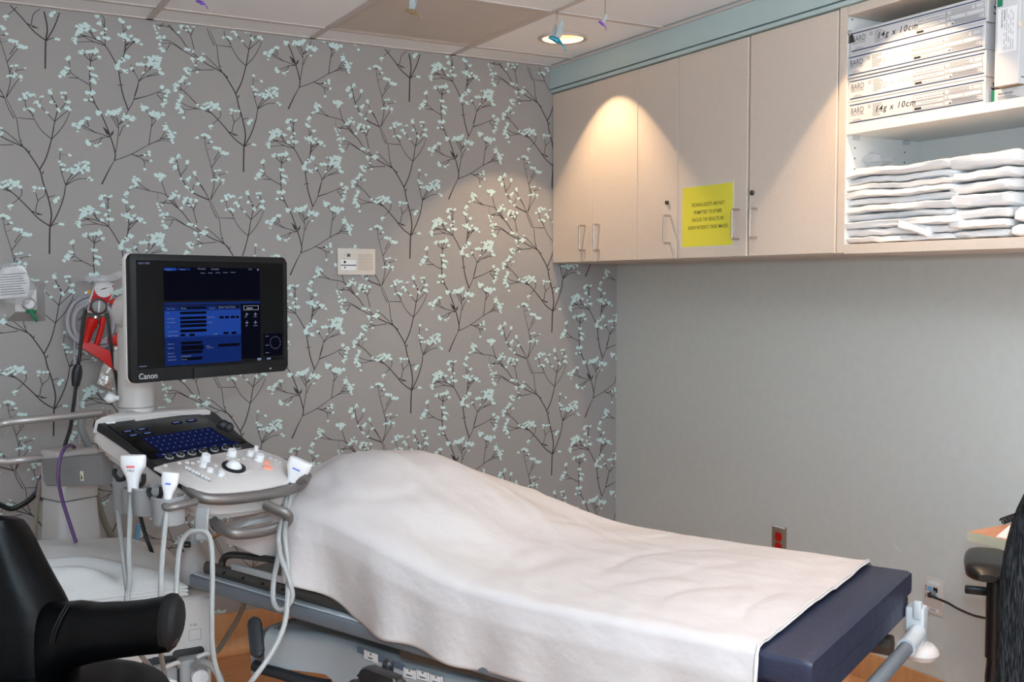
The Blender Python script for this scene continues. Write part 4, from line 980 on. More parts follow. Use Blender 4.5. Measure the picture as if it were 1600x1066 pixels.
g = MB(); sr(g, 332, 432, 968, 452, .0008); sr(g, 332, 660, 838, 832, .0008); sr(g, 332, 455, 838, 486, .0007); sr(g, 420, 205, 508, 222, .0009); g.build('blue_window', m_ui1, mo, smooth=False, fix=False, kind='stuff')
g = MB(); sr(g, 332, 487, 838, 660, .0008); sr(g, 335, 200, 415, 222, .0009); g.build('bright_window', m_uib, mo, smooth=False, fix=False, kind='stuff')
g = MB()
for Y in (495, 528, 555, 580, 613): sr(g, 436, Y, 610, Y+17, .001)
for Y, a, b in ((695, 440, 580), (720, 440, 590), (733, 440, 590), (757, 440, 580), (800, 440, 580), (715, 685, 828), (642, 437, 468), (642, 496, 530), (635, 722, 755), (635, 775, 808), (462, 430, 610), (462, 680, 830)): sr(g, a, Y, b, Y+15, .001)
for a in (697, 733, 771, 806): sr(g, a, 530, a+(28 if a < 800 else 20), 546, .001)
g.build('entry_field', m_uid, mo, smooth=False, fix=False, kind='stuff')
g = MB()
for sx_, sy_, txt in ((350, 477, 'Exam Type'), (350, 508, 'ID'), (350, 543, 'Last Name'), (350, 568, 'First Name'), (350, 596, 'ID'), (350, 630, 'Accession No.'), (350, 657, 'Height Weight'), (350, 712, 'Operator'), (350, 739, 'Referring'), (350, 775, 'Physician'), (350, 797, 'Performed'), (350, 818, 'Department'), (616, 540, 'Birth Date'), (616, 574, 'Gender'), (608, 730, 'Exam'), (608, 742, 'Comment'), (628, 480, 'Protocol'), (440, 797, 'SCHEDULED'), (690, 477, 'BREAST BILATERAL'), (440, 477, 'Breast'), (440, 817, 'General'), (655, 653, 'LNMP'), (862, 543, 'OK'), (922, 543, 'Clear'), (868, 602, 'Edit'), (920, 602, 'Delete')): stx(g, txt, sx_, sy_, .0056 if txt not in ('BREAST BILATERAL', 'Breast') else .0072)
for a, b in ((350, 400), (440, 490)): stx(g, 'Patient' if a < 400 else 'Review', a, 219, .006)
stx(g, 'Worklist', 556, 218, .0075); stx(g, 'Schedule', 646, 222, .0075)
for k in range(5): sr(g, 575+k*50, 240, 605+k*50, 244, .001)
stx(g, '12:28', 890, 228, .006); sr(g, 950, 222, 960, 234, .001)
for X, Y in ((1000, 670), (1000, 730), (1000, 780)): sr(g, X, Y, X+22, Y+3, .001)
for k in range(16):                                                # outline pictogram in the corner
    an = 2*PI*k/16; X, Y = 1065+34*math.cos(an), 715+40*math.sin(an); sr(g, X-2, Y-3, X+2, Y+3, .001)
for X, Y in ((868, 520), (925, 520), (868, 575), (925, 575)): sr(g, X, Y, X+20, Y+5, .001); sr(g, X+8, Y-10, X+12, Y+14, .001)
sr(g, 945, 815, 970, 830, .001); sr(g, 1008, 815, 1034, 826, .001); sr(g, 160, 850, 210, 853, .001)
stx(g, 'Aplio i800', 164, 172, .0085)
g.build('screen_text', m_ui2, mo, smooth=False, fix=False, kind='stuff')
g = MB(); sr(g, 858, 465, 956, 467, .001); sr(g, 858, 492, 956, 494, .001); sr(g, 858, 465, 860, 494, .001); sr(g, 954, 465, 956, 494, .001); stx(g, 'Register', 876, 486, .007)
g.poly([(q[0]+x0, y1-q[1], .0012) for q in ((0, 0, 0),)]*3, MM) if False else None
g.build('highlighted_button', m_uibt, mo, smooth=False, fix=False, kind='stuff')
ux, uy = s2(156, 940); MB().text('Canon', .0195, MM @ T((ux, uy, .0006)), 'LEFT', sx=1.0, bold=.0002).build('maker_lettering', m_ink3, mo, smooth=False, fix=False)
a, b = s2(520, 960), s2(742, 905); c_, d_ = s2(520, 880), s2(940, 870)
MB().box((a[0], 0.0005, 0), (s2(940, 900)[0]+.0, .028, .004), .0015, MM).build('sensor_bar', m_bezel, mo)
ux, uy = s2(1034, 886); MB().lathe([(0, 0), (.002, 0), (.0018, .001), (0, .001)], 10, MM @ T((ux, uy, 0)), cap=False).build('power_light', m_uibt, mo)
for k in range(3): ux, uy = s2(1060+k*30, 886); MB().rect(ux-.003, uy-.0015, ux+.003, uy+.0015, .0005, MM).build('bezel_button', m_usd, mo, smooth=False, fix=False)
# swing arm, lift column
kc = at(110, 740, 3.30)
MA = frame(Vector((kc.x, kc.y, 0)), ca, Vector((-.410, .912, 0)))
def colz(y, d=3.25): return at(110, y, d).z
z0, z1, z2, z3 = colz(860), colz(783), colz(718), colz(704)
MB().prism(rrect(-.076, -.06, .080, .07, .02, 4), z0-.10, z1, .006, MA, 2, rrect(-.066, -.055, .062, .06, .02, 4)).build('lift_column', m_usw, us)
MB().prism(rrect(-.068, -.058, .066, .064, .022, 4), z1+.0015, z3, .007, MA).build('column_head', m_usw, us)
al, ar = at(96, 742, 3.20), at(194, 742, 2.98)
Mw = frame(Vector((al.x, al.y, 0)), ar-al, (0, 0, 1)); Lw = (Vector((ar.x, ar.y, 0))-Vector((al.x, al.y, 0))).length
zt, zb = at(140, 716, 3.16).z, at(140, 766, 3.16).z
MB().prism([(0, zb+.012), (.02, zb), (Lw, zb+.004), (Lw, zt-.002), (.0, zt-.012)], -.07, .012, .006, Mw).build('swing_arm', m_usg, us)
ux, uy = loc2(128, 744, Mw, .0125); wl = MB().box((ux-.0085, uy-.014, .0122), (ux+.0085, uy+.014, .0128), 0, Mw).build('warning_label', m_paper, us, smooth=False)
MB().poly([(ux-.007, uy-.010, .0131), (ux+.007, uy-.010, .0131), (ux-.001, uy+.012, .0131)], Mw).build('warning_triangle', m_yel, wl, smooth=False, fix=False)
MB().poly([(ux-.005, uy-.0085, .0134), (ux+.005, uy-.0085, .0134), (ux+.003, uy-.003, .0134), (ux-.001, uy+.004, .0134)], Mw).build('warning_print', m_ink, wl, smooth=False, fix=False)
jt = at(200, 762, 2.92); MB().prism(rrect(-.05, -.05, .04, .05, .025, 4), jt.z-.05, jt.z+.06, .008, T((jt.x+.02, jt.y+.02, 0))).build('swivel_block', m_usg, us)
MB().tube([Vector((jt.x+.02, jt.y+.02, jt.z)), MC @ Vector((.12, .26, -.11)), MC @ Vector((.16, .22, -.07))], .038, 12, 5).build('console_link', m_usg, us)
MB().tube([at(165, 645, 3.36), at(172, 648, 3.1), MC @ Vector((.03, .40, -.03))], .010, 10, 5).build('handle_link', m_tubeM, us)
# rear handle: two satin tubes joined by a bend outside the left edge
ru, rl = [(-8, 668, 3.19), (8, 661, 3.21), (40, 657, 3.23), (110, 650.5, 3.30), (165, 645, 3.36)], [(-8, 715, 3.20), (8, 721, 3.21), (40, 718, 3.23), (110, 711.5, 3.34), (185, 703, 3.44)]
MB().tube([at(*p) for p in ru[::-1]]+[at(-22, 690, 3.18)]+[at(*p) for p in rl], .0118, 12, 6).build('rear_handle', m_tubeM, us)
MB().tube([at(128, 655, 3.30), at(128, 672, 3.30), at(140, 700, 3.32)], .011, 8, 4).build('handle_bracket', m_usg, us)
# main housing on castors
bx0, bx1, by0, by1, bz0, bz1 = .27, .712, 2.945, 3.62, .13, .552
MB().prism([(.06, .0), (bx1-bx0-.05, .0), (bx1-bx0-.012, .012), (bx1-bx0, .06), (bx1-bx0, by1-by0), (0, by1-by0), (0, .06), (.012, .012)], bz0, bz1, .018, T((bx0, by0, 0)), 3).build('main_housing', m_usw, us, ang=45)
MH = frame((bx0, by0, 0), (1, 0, 0), (0, 0, 1))
def hq(x, y): return loc2(x, y, MH)
hb = MB()
for (xa, ya, xb, yb) in ((295, 982, 314, 1002), (262, 987, 281, 1006)):
    (ua, va), (ub, vb) = hq(xa, yb), hq(xb, ya)
    for r in ((ua, va, ub, va+.0008), (ua, vb-.0008, ub, vb), (ua, va, ua+.0008, vb), (ub-.0008, va, ub, vb)): hb.rect(*r, .0006, MH)
hb.build('panel_outline', m_ink2, us, smooth=False, fix=False, kind='stuff')
l = MB(); ua, va = hq(302, 977); l.text('TTR', .011, MH @ T((ua, va-.004, .0006))); l.build('panel_lettering', m_ink2, us, smooth=False, fix=False)
for (xa, ya), (xb, yb), nm in (((283, 1020), (303, 1014), 'A'), ((238, 1030), (258, 1026), 'B')):
    ua, va = hq(xa, ya); ub, vb = hq(xb, yb); MB().box((ua, (va+vb)/2-.003, 0), (ub, (va+vb)/2+.003, .0015), 0, MH).build('lock_indicator', m_ink, us, smooth=False)
for k, (xc, yc) in enumerate(((299, 1060), (252, 1075))):
    ua, va = hq(xc, yc)
    pt = MB().prism(rrect(ua-.050, va-.10, ua+.036, va+.085, .012, 4), -.004, .003, .002, MH).build('connector_port', m_dark, us)
    MB().prism(rrect(ua-.042, va-.10, ua+.034, va+.070, .012, 4), .003, .052, .008, MH).build('connector_plug', m_usg, pt)
    MB().lathe([(.0, .0), (.022, 0), (.024, .01), (.022, .02), (.0, .022)], 20, MH @ T((ua+.008, va+.022, .052))).build('plug_collar', m_white, pt)
    MB().box((ua-.02, va-.06, .0522), (ua+.026, va-.012, .0532), 0, MH).build('plug_label', m_paper, pt, smooth=False)
    MB().tube([MH @ Vector((ua+.002, va+.075, .06)), MH @ Vector((ua+.022, va+.082, .062)), MH @ Vector((ua+.036, va+.078, .055)), MH @ Vector((ua+.040, va+.058, .03))], .0065, 8, 5).build('lock_lever', m_usw, pt)
for x in (bx0+.05, bx1-.05):
    for y in (by0+.07, by1-.07):
        c = MB().lathe([(.02, -.02), (.05, -.02), (.06, -.012), (.06, .012), (.05, .02), (.02, .02)], 24, frame((x, y, .061), (0, 1, 0), (0, 0, 1))).build('castor', m_usd, us)
        MB().cyl((x, y, .07), (x, y, .135), .022, 14).build('castor_stem', m_usg, c)
# front handle under the console, inner grey pad, cable hook
hp_ = [(332, 812, 2.86), (346, 826, 2.80), (360, 833, 2.78), (378, 835, 2.79), (410, 831, 2.83), (440, 822, 2.86), (450, 813, 2.86), (447, 803, 2.84), (430, 796, 2.84), (414, 788, 2.85)]
fh = MB().tube([atc(*p) for p in hp_], .0105, 12, 6, flat=1.25).build('front_handle', m_metal, us)
MB().prism(ccw([(0, 0), (.105, .0), (.105, .016), (.03, .012)]), -.012, .012, .004, frame(atc(368, 825, 2.82), atc(426, 815, 2.92)-atc(368, 825, 2.82), U_)).build('handle_pad', m_usg, fh)
MB().tube([atc(334, 806, 2.90), atc(336, 822, 2.88), atc(352, 829, 2.84)], .010, 8, 4).build('handle_mount', m_usd, fh)
hkM = frame(atc(318, 800, 2.72), R_, U_)
hk = MB(); hk.surf(lambda u, v: hkM @ Vector(((-.016+.032*u)*(1.05-.12*v), .012-.075*v+(.012*max(0, v-.8)*5*0), .004+.010*math.sin(v*PI)+(.03*max(0, v-.72)))), 6, 14)
h_ = hk.build('cable_hook', m_usg, us); sm = h_.modifiers.new('t', 'SOLIDIFY'); sm.thickness = .004
# probe holders down the console's left edge
def holder(x, y, d, r, h, arc=1.55*PI, rot=0):
    c = atc(x, y, d); m = MB(); M = T(c) @ Rz(rot)
    m.lathe([(r, -h), (r*1.06, -h*.4), (r*1.1, 0), (r*1.1-.004, .002), (r*.98, -h*.4), (r-.005, -h), (r, -h)], 22, M, arc, False); return m.build('probe_holder', m_usg, us)
HD = [(193, 742, 2.80), (218, 760, 2.72), (244, 772, 2.66), (268, 785, 2.60)]
holder(195, 752, 2.80, .026, .075, rot=2.4); holder(209, 763, 2.74, .025, .055, rot=2.0); holder(231, 762, 2.70, .032, .060, rot=2.6); holder(263, 776, 2.63, .034, .060, rot=2.2)
for x, y, d in ((187, 742, 2.79), (214, 752, 2.72), (241, 772, 2.65)):
    c = atc(x, y, d); cl = MB().tube([c+U_*.014-R_*.010, c+U_*.002-R_*.012, c-U_*.012, c-U_*.004+R_*.014, c+U_*.016+R_*.016], .0052, 8, 5).build('holder_clip', m_usd, us)
MB().tube([atc(258, 788, 2.60), atc(262, 793, 2.59), atc(280, 790, 2.60), atc(306, 784, 2.64)], .0095, 10, 5).build('holder_rail', m_metal, us)
MB().tube([atc(464, 752, 2.98), atc(480, 747, 2.97)], .012, 10, 0).build('holder_rail', m_metal, us)
# ------------------------------------------------------------------ ultrasound probes with their cables
def cab(px, r, parent, nm='cable', m=None, n=8, sp=6, k=1): return MB().tube([at(x, y, d*k) for x, y, d in px], r, n, sp).build(nm, m or m_cable, parent)
m_pred = mat('red probe mark', (220, 80, 80), .5); m_pblu = mat('blue probe mark', (90, 110, 190), .5)
def probe(x, y, d, label, w, h, taper, tilt, mark, txt=None, grp='ultrasound probes in the console holders'):
    c = atc(x, y, d); t = thing('ultrasound_probe', label, 'probe', c, grp)
    M = frame(c, R_*math.cos(tilt)+U_*math.sin(tilt), U_*math.cos(tilt)-R_*math.sin(tilt))
    sec = [(h*.5, .88, .50), (h*.47, .97, .60), (h*.28, 1.0, .62), (h*.0, .96, .6), (-h*.25, .72, .55), (-h*.45, taper*1.25, .5), (-h*.75, taper, .42), (-h*1.1, taper*.9, .40)]
    m = MB(); N = 24
    def f(u, v):
        k = v*(len(sec)-1); i = min(int(k), len(sec)-2); q = k-i
        y_, a, b = [sec[i][j]+(sec[i+1][j]-sec[i][j])*q for j in range(3)]
        an = 2*PI*u; cx, sx_ = math.cos(an), math.sin(an)
        return M @ Vector((abs(cx)**.7*(1 if cx > 0 else -1)*w/2*a, y_, abs(sx_)**.8*(1 if sx_ > 0 else -1)*w/2*b))
    m.surf(f, N, 21, None, True, True); m.build('probe_body', m_white, t, ang=60)
    mk = MB(); mk.rect(-w*.16, -h*.02, w*.16, h*.06, w*.315, M); mk.build('probe_mark', mark, t, smooth=False, fix=False)
    if txt: MB().text(txt, h*.16, M @ T((0, -h*.2, w*.30))).build('probe_lettering', m_ink2, t, smooth=False, fix=False)
    return t
p1 = probe(208, 729, 2.70, 'flat white ultrasound probe with red mark in the left holder', .058, .052, .42, 0, m_pred, '14L5')
cab([(206, 756, 2.71), (204, 789, 2.70), (201, 863, 2.66), (202, 909, 2.60), (198, 941, 2.55), (205, 1000, 2.60), (240, 1050, 2.90), (250, 1075, 3.14)], .0058, p1, k=KC)
p2 = probe(265, 756, 2.60, 'small rounded white ultrasound probe in the front left holder', .038, .050, .42, -.12, m_pblu)
cab([(263, 786, 2.60), (259, 812, 2.59), (253, 878, 2.56), (251, 930, 2.52), (249, 1000, 2.60), (258, 1060, 3.05)], .0058, p2, k=KC)
p3 = probe(465, 733, 2.98, 'angled white ultrasound probe with blue mark at the right end of the console', .062, .05, .42, -.42, m_pblu)
cab([(453, 765, 2.97), (446, 790, 2.95), (436, 834, 2.78), (435, 868, 2.76), (428, 905, 2.74), (427, 938, 2.72), (436, 953, 2.70), (449, 947, 2.70), (457, 930, 2.70), (449, 898, 2.70), (439, 871, 2.72), (436, 850, 2.745)], .006, p3, k=KC)
cab([(456, 765, 2.97), (450, 800, 2.94), (445, 832, 2.78), (450, 887, 2.74), (449, 941, 2.68), (443, 981, 2.64), (424, 1021, 2.60), (395, 1062, 2.56), (370, 1090, 2.60)], .006, p3, k=KC)
# loose cables: hung over the hook, plugged into the housing, behind the machine
def loose(nm, label, px, r, m, cat='cable', sp=6, grp=None, k=1): return tag(cab(px, r, None, nm, m, 8, sp, k), label, cat, grp)
loose('looped_cable', 'grey cable looped over the hook below the console front', [(272, 1010, 2.55), (274, 960, 2.62), (276, 905, 2.67), (281, 855, 2.695), (292, 835, 2.70), (308, 829.5, 2.70), (322, 832, 2.70), (330, 850, 2.70), (332, 895, 2.68), (331, 968, 2.66), (333, 1021, 2.66), (345, 1072, 2.68)], .006, m_cable, k=KC)
loose('plug_cable', 'thick grey cable arching out of the white plug on the machine front', [(304, 1043, 2.87), (314, 1037, 2.84), (326, 1038, 2.82), (337, 1048, 2.81), (345, 1065, 2.80), (350, 1090, 2.80)], .0095, m_cable)
p = loose('second_holder_cable', 'pale grey cable hanging from the rearmost holder past the blanket', [(180, 745, 2.80), (182, 780, 2.80), (186, 815, 2.76), (192, 865, 2.68), (199, 925, 2.58), (201, 960, 2.54)], .0055, m_cable, k=KC)
loose('tan_cable', 'thick tan cable curving down behind the swing arm', [(148, 765, 3.45), (155, 790, 3.46), (164, 818, 3.48), (178, 846, 3.5), (190, 880, 3.64)], .010, m_tan)
loose('black_cable', 'black cable hanging behind the probe holders', [(214, 775, 3.2), (218, 800, 3.2), (226, 832, 3.2), (236, 860, 3.2), (246, 890, 3.25)], .0062, m_black)
loose('purple_cable', 'purple cable draped down over the white lift column', [(122, 712, 3.40), (118, 702, 3.32), (111, 696, 3.22), (101, 701, 3.12), (93, 720, 3.10), (91, 748, 3.10), (97, 780, 3.12), (108, 815, 3.13), (119, 848, 3.14)], .0055, m_purple)
loose('purple_lead', 'purple lead curving out at the left of the lift column', [(78, 722, 3.42), (70, 735, 3.43), (61, 752, 3.44), (57, 770, 3.45), (64, 780, 3.45), (80, 782, 3.40)], .005, m_purple)
loose('beige_cable', 'beige cable hanging just left of the lift column', [(80, 712, 3.44), (72, 726, 3.44), (63, 752, 3.44), (57, 805, 3.45), (54, 850, 3.46), (52, 890, 3.48)], .0065, m_beige)
loose('black_hose', 'black hose sweeping from the left edge up to the lift column', [(-12, 782, 3.4), (2, 790, 3.42), (20, 795, 3.44), (45, 782, 3.46), (62, 764, 3.47), (80, 745, 3.42)], .0085, m_black)
loose('wall_cable', 'grey cable with paper tag hanging before the tan baseboard', [(378, 920, 3.35), (382, 938, 3.34), (377, 955, 3.30), (369, 972, 3.26), (358, 990, 3.2), (348, 1006, 3.15), (340, 1018, 3.1)], .0075, m_tan)
M = frame(at(392, 936, 3.33), R_, U_+R_*.05); tg = thing('cable_tag', 'small printed paper tag on the cable above the baseboard', 'tag', at(392, 936, 3.33))
MB().box((-.022, -.012, 0), (.022, .013, .0008), 0, M).build('tag_paper', m_carton, tg, smooth=False)
c = MB()
for k in range(5): c.rect(-.018, -.009+k*.004, .017-.005*(k % 3), -.0075+k*.004, .0012, M)
c.build('tag_print', m_or, tg, smooth=False, fix=False, kind='stuff')
# ------------------------------------------------------------------ folded blanket on the housing
m = MB()
def blank(u, v):
    # u across, v front to back; a soft folded mound with a rolled front-left corner
    x = -.02+.655*u; y = 2.965+.56*v
    ed = min(1, min(u, 1-u)/.10)**.5*min(1, min(v, 1-v)/.10)**.5
    h = .030+.066*ed*(1-.45*sstep(.55, 1.0, u))*(.75+.25*math.sin(PI*min(1, v*1.05)))
    d = math.hypot((u-.28)/.9, (v-.02)/.9)
    d2 = math.hypot(x-.30, (y-2.93)*1.15); h += .013*math.sin(d2*52+.6)*(1-sstep(.20, .34, d2))*ed+.007*ns(x*8, y*8, 2)*ed+.010*math.exp(-((x-.18)/.10)**2)*ed
    return (x+.012*ns(y*7, 1, 0)*(1-ed), y+.012*ns(x*7, 4, 0)*(1-ed), bz1+.001+h)
NB = 60
m.surf(blank, NB, NB)
def rim_(u):
    n = 4*NB; i = int(round(u*n)) % n; k, r = divmod(i, NB); t = r/NB
    return [(t, 0), (1, t), (1-t, 1), (0, 1-t)][k]
def side(u, v):
    a, b = rim_(u); p = Vector(blank(a, b)); c = Vector((.30, 3.24, p.z)); z = bz1+.001+(p.z-bz1-.001)*(1-v)
    n = (p-c); n.z = 0; n.normalize()
    bul = .006*abs(math.sin(v*PI*3)); q = p+n*bul; q.z = z; return q
m.surf(side, 4*NB, 12, None, True); bmesh.ops.remove_doubles(m.bm, verts=list(m.bm.verts), dist=.0004)
tag(m.build('folded_blanket', m_blank, ang=70), 'white waffle blanket folded on top of the ultrasound housing', 'blanket')
# ------------------------------------------------------------------ things on the flowered wall
def wq(x, y, off=0): p = onY(x, y, off); return p.x, p.z
MW = frame((0, YW, 0), (1, 0, 0), (0, 0, 1))                        # x right, y up, z out of the wall
ax, az = wq(526, 388); cx_, cz_ = wq(585, 430); IW, IH = cx_-ax, az-cz_
ic = thing('intercom', 'ivory nurse call intercom panel on the flowered wall', 'intercom', (ax+IW/2, YW, cz_+IH/2))
MI = frame((ax, YW-.0, cz_), (1, 0, 0), (0, 0, 1))
MB().box((0, 0, .0), (IW, IH, .012), .002, MI).build('face_plate', m_ivory, ic)
def iu(X, Y): return (X-350)/780*IW, (815-Y)/590*IH
def ib(nm, X0, Y0, X1, Y1, m, z0=.012, z1=.0128, bev=0): a, b = iu(X0, Y1), iu(X1, Y0); return MB().box((*a, z0), (*b, z1), bev, MI).build(nm, m, ic, smooth=False)
ib('label_strip', 412, 480, 725, 585, m_paper); ib('label_strip', 412, 615, 722, 705, m_paper); ib('label_strip', 412, 330, 725, 470, m_ivory)
ib('groove', 410, 590, 732, 612, m_ink2, .012, .0132); ib('indicator', 535, 345, 605, 412, m_ink2, .0125, .0140); ib('indicator_frame', 608, 345, 690, 400, m_ivory, .0128, .0134)
for X, Y, r in ((490, 530, .0052), (490, 652, .003), (486, 380, .0013), (486, 448, .0013)):
    u, v = iu(X, Y); MB().lathe([(0, .012), (r, .012), (r, .0145), (r*.7, .0155), (0, .0155)], 20, MI @ T((u, v, 0)), cap=False).build('push_button', m_black, ic)
for k in range(11): a = 362+k*33.5; ib('speaker_slot', 765, a, 1072, a+9, mat('speaker slot', (150, 130, 112), .7) if k == 0 else bpy.data.materials['speaker slot'], .012, .0124)
for X, Y in ((518, 302), (968, 310), (525, 738), (970, 742)): u, v = iu(X, Y); MB().lathe([(0, .012), (.0015, .012), (.0012, .013), (0, .013)], 10, MI @ T((u, v, 0)), cap=False).build('screw', m_ink2, ic)
# oxygen outlet with mask bag
def gas_plate(x0, y0, x1, y1, label, yellow=False):
    a, b = wq(x0, y1); c, d = wq(x1, y0); t = thing('gas_outlet_plate', label, 'gas outlet', ((a+c)/2, YW, (b+d)/2))
    w, h = c-a, d-b; M = frame((a, YW, b), (1, 0, 0), (0, 0, 1)); k = .24
    MB().prism([(0, 0), (w, 0), (w, h), (0, h)], 0, .026, .001, M, 1, [(w*k, h*k), (w*(1-k), h*k), (w*(1-k), h*(1-k)), (w*k, h*(1-k))]).build('bevelled_frame', m_plate, t, ang=20)
    MB().box((w*(k+.02), h*(k+.02), .026), (w*(1-k-.02), h*(1-k-.02), .029), .001, M).build('inner_plate', m_white, t)
    if yellow: MB().box((w*.30, h*.60, .029), (w*.70, h*.80, .0300), 0, M).build('yellow_label', mat('amber label', (220, 160, 30), .5), t, smooth=False)
    return t, M, w, h
o2, MO, ow, oh = gas_plate(8, 438, 70, 503, 'square metal oxygen outlet with sloping rim at the far left of the flowered wall')
fm = thing('oxygen_flowmeter', 'oxygen outlet fitting with bright green nozzle under the plastic bag', 'flowmeter', (*[onY(44, 476).x, YW-.04], onY(44, 476).z))
u, v = wq(44, 475); Mf = frame((u, YW, v), (1, 0, 0), (0, 0, 1))
MB().lathe([(0, .029), (.017, .029), (.019, .045), (.0185, .055), (.013, .062), (0, .062)], 24, Mf, cap=False).build('valve_body', m_white, fm)
MB().lathe([(.0195, .036), (.0215, .037), (.0215, .042), (.0195, .043)], 24, Mf, cap=False).build('valve_ring', mat('maroon ring', (90, 30, 30), .4), fm)
q = [Vector(onY(45, 482, .045)), Vector(onY(49, 487, .05)), Vector(onY(53, 495, .055)), Vector(onY(58, 503, .055))]
MB().tube(q, lambda s: .010-.0055*s, 10, 4).build('nozzle', m_gtube, fm); MB().tube([q[1]-R_*.016, q[1]+R_*.016], .006, 8, 0).build('nozzle_wing', m_gtube, fm)
# crumpled clear bag with printed insert
bgm = thing('mask_bag', 'crumpled clear plastic bag with printed insert hanging by the oxygen outlet', 'bag', onY(20, 445, .08))
cB = onY(20, 444, .075)
m = MB()
def bagf(u, v):
    a = 2*PI*u; b = PI*v-PI/2; x, y, z = math.cos(a)*math.cos(b), math.sin(a)*math.cos(b), math.sin(b)
    k = 1+.16*ns(x*2.3+1, y*2.3, z*2.3)+.05*ns(x*5, y*5, z*5+4); return cB+Vector((x*.066*k*(1.0-.25*max(0, z)), y*.042*k, z*.070*k+.012*x*-1))
m.surf(bagf, 40, 26, None, True, True); m.build('plastic_skin', m_clear, bgm, ang=25)
m = MB()
def ins(u, v): return cB+Vector(((-.050+.1*u)*(1.05-.8*(v-.42)**2*1.6), .006*math.sin(u*5)-.004, -.050+.105*v+.008*u))+Vector((0, .004*ns(u*5, v*5), 0))
m.surf(ins, 12, 10); pi_ = m.build('printed_insert', m_paper, bgm)
c = MB()
for k in range(9): 
    a_ = .12+.08*k; p0, p1 = ins(.08+.03*(k % 3), a_)-Vector((0, .004, 0)), ins(.9-.05*(k % 4), a_)-Vector((0, .004, 0)); c.tube([p0, (p0+p1)/2, p1], .0012, 4, 0)
c.build('insert_print', m_ink2, pi_, smooth=False, kind='stuff')
# suction outlet, regulator, tubing, canister lid, red catheter packet
vo, MV, vw, vh = gas_plate(118, 441, 176, 502, 'white suction outlet with amber label behind the red regulator', True)
rg = thing('suction_regulator', 'red-faced suction regulator with round gauge tilted on the flowered wall', 'regulator', onY(158, 468, .09))
rc = onY(158.5, 467, .085)
e1 = onY(181, 443, .085)-onY(149, 440.5, .085); e2 = onY(149, 440.5, .085)-onY(135, 488, .085)
MR = frame(rc, e1, e2)
def rq(x, y): return loc2(x, y, MR)
rp = ccw([rq(149, 441), rq(180.5, 443), rq(176, 462), rq(162, 494), rq(136, 488), rq(140, 470)])
MB().prism(rp, -.05, -.004, .004, MR).build('regulator_body', m_white, rg)
MB().prism(scale_poly(rp, .88), -.004, .0005, .001, MR).build('red_face', m_redf, rg)
u, v = rq(162, 451.5); MB().lathe([(0, 0.0005), (.030, .0005), (.030, .004), (.028, .005), (0, .0052)], 32, MR @ T((u, v, 0)), cap=False).build('gauge_dial', m_white, rg)
g = MB()
for k in range(11): an = PI*1.15-k*PI*1.3/10; g.rect(u+.023*math.cos(an)-.0012, v+.023*math.sin(an)-.0012, u+.023*math.cos(an)+.0012, v+.023*math.sin(an)+.0012, .0056, MR)
g.build('gauge_scale', m_gtube, rg, smooth=False, fix=False, kind='stuff')
g = MB(); g.poly([(u-.018, v-.006, .006), (u-.001, v-.002, .006), (u+.020, v+.008, .006), (u-.001, v+.002, .006)], MR); g.build('gauge_needle', m_ink, rg, smooth=False, fix=False)
u, v = rq(153.5, 479); MB().lathe([(.029, .0005), (.029, .006), (.025, .007), (.025, .0005)], 32, MR @ T((u, v, 0)), cap=False).build('dial_ring', m_black, rg)
MB().lathe([(0, .0005), (.024, .0005), (.022, .016), (.019, .018), (0, .018)], 28, MR @ T((u, v, 0)), cap=False).build('control_dial', m_usg, rg)
MB().box((u-.003, v-.02, .018), (u+.003, v+.02, .021), .001, MR).build('dial_pointer', m_white, rg)
MB().cyl(onY(150, 494, .08), onY(147.5, 500, .08), .010, 14).build('outlet_nipple', m_chrome, rg)
cn = thing('canister_lid', 'clear round suction canister lid above the red regulator', 'canister', onY(157, 436, .10))
cl = onY(155, 436, .10)
MB().lathe([(.0, .012), (.054, .012), (.058, .006), (.058, -.006), (.052, -.010), (.046, -.010), (.044, .004), (0, .006)], 32, T(cl), cap=False).build('lid', m_clear, cn)
MB().tube([onY(172, 436, .1), onY(188, 429, .11), onY(204, 430, .11)], .014, 12, 5).build('lid_spout', m_clear, cn)
MB().tube([cl, Vector((cl.x, YW, cl.z))], .012, 10, 0).build('wall_bracket', m_clear, cn)
m_vtube = mat('smoky clear tubing', (176, 172, 178), .2, alpha=.75)
tb = thing('suction_tubing', 'coil of smoky clear suction tubing hung below the red regulator', 'tubing', onY(146, 503, .06))
cc = [(146, 503, 41, 40, .050), (150, 502, 35, 36, .062), (146, 505, 31, 34, .072), (152, 500, 38, 33, .045)]
for k, (x, y, rx, ry, off) in enumerate(cc):
    pts = [onY(x+rx*math.cos(a), y+ry*math.sin(a)*(1+.08*math.sin(a*2+k)), off+.012*math.sin(a+k)) for a in [2*PI*i/22+k*.7 for i in range(23)]]
    MB().tube(pts, .0078, 8, 2).build('tubing_loop', m_vtube, tb)
MB().tube([onY(118, 512, .05), onY(116.5, 545, .05), onY(118, 585, .05), onY(121, 625, .05), onY(123, 660, .06), onY(124, 700, .09)], .0055, 8, 5).build('tubing_tail', m_vtube, tb)
rd = thing('suction_catheter', 'red plastic suction fittings hooked through the coiled tubing', 'catheter', onY(150, 530, .07))
def stick(nm, pts, r, off, m, n=10): return MB().tube([onY(x, y, off) for x, y in pts], r, n, 4).build(nm, m, rd)
a, b = onY(147, 500, .085), onY(140, 522, .085)
MB().lathe([(.014, 0), (.020, .004), (.020, .030), (.014, .045), (.013, .09)], 12, (lambda d: (lambda M: (setattr(M, 'translation', onY(146, 497, .085)), M)[1])((d.to_track_quat('Z', 'Y').to_matrix().to_4x4())))(b-a)).build('connector_cap', m_red, rd)
stick('red_rod', [(161, 496), (158, 515), (152, 535), (148, 545)], .010, .08, m_red)
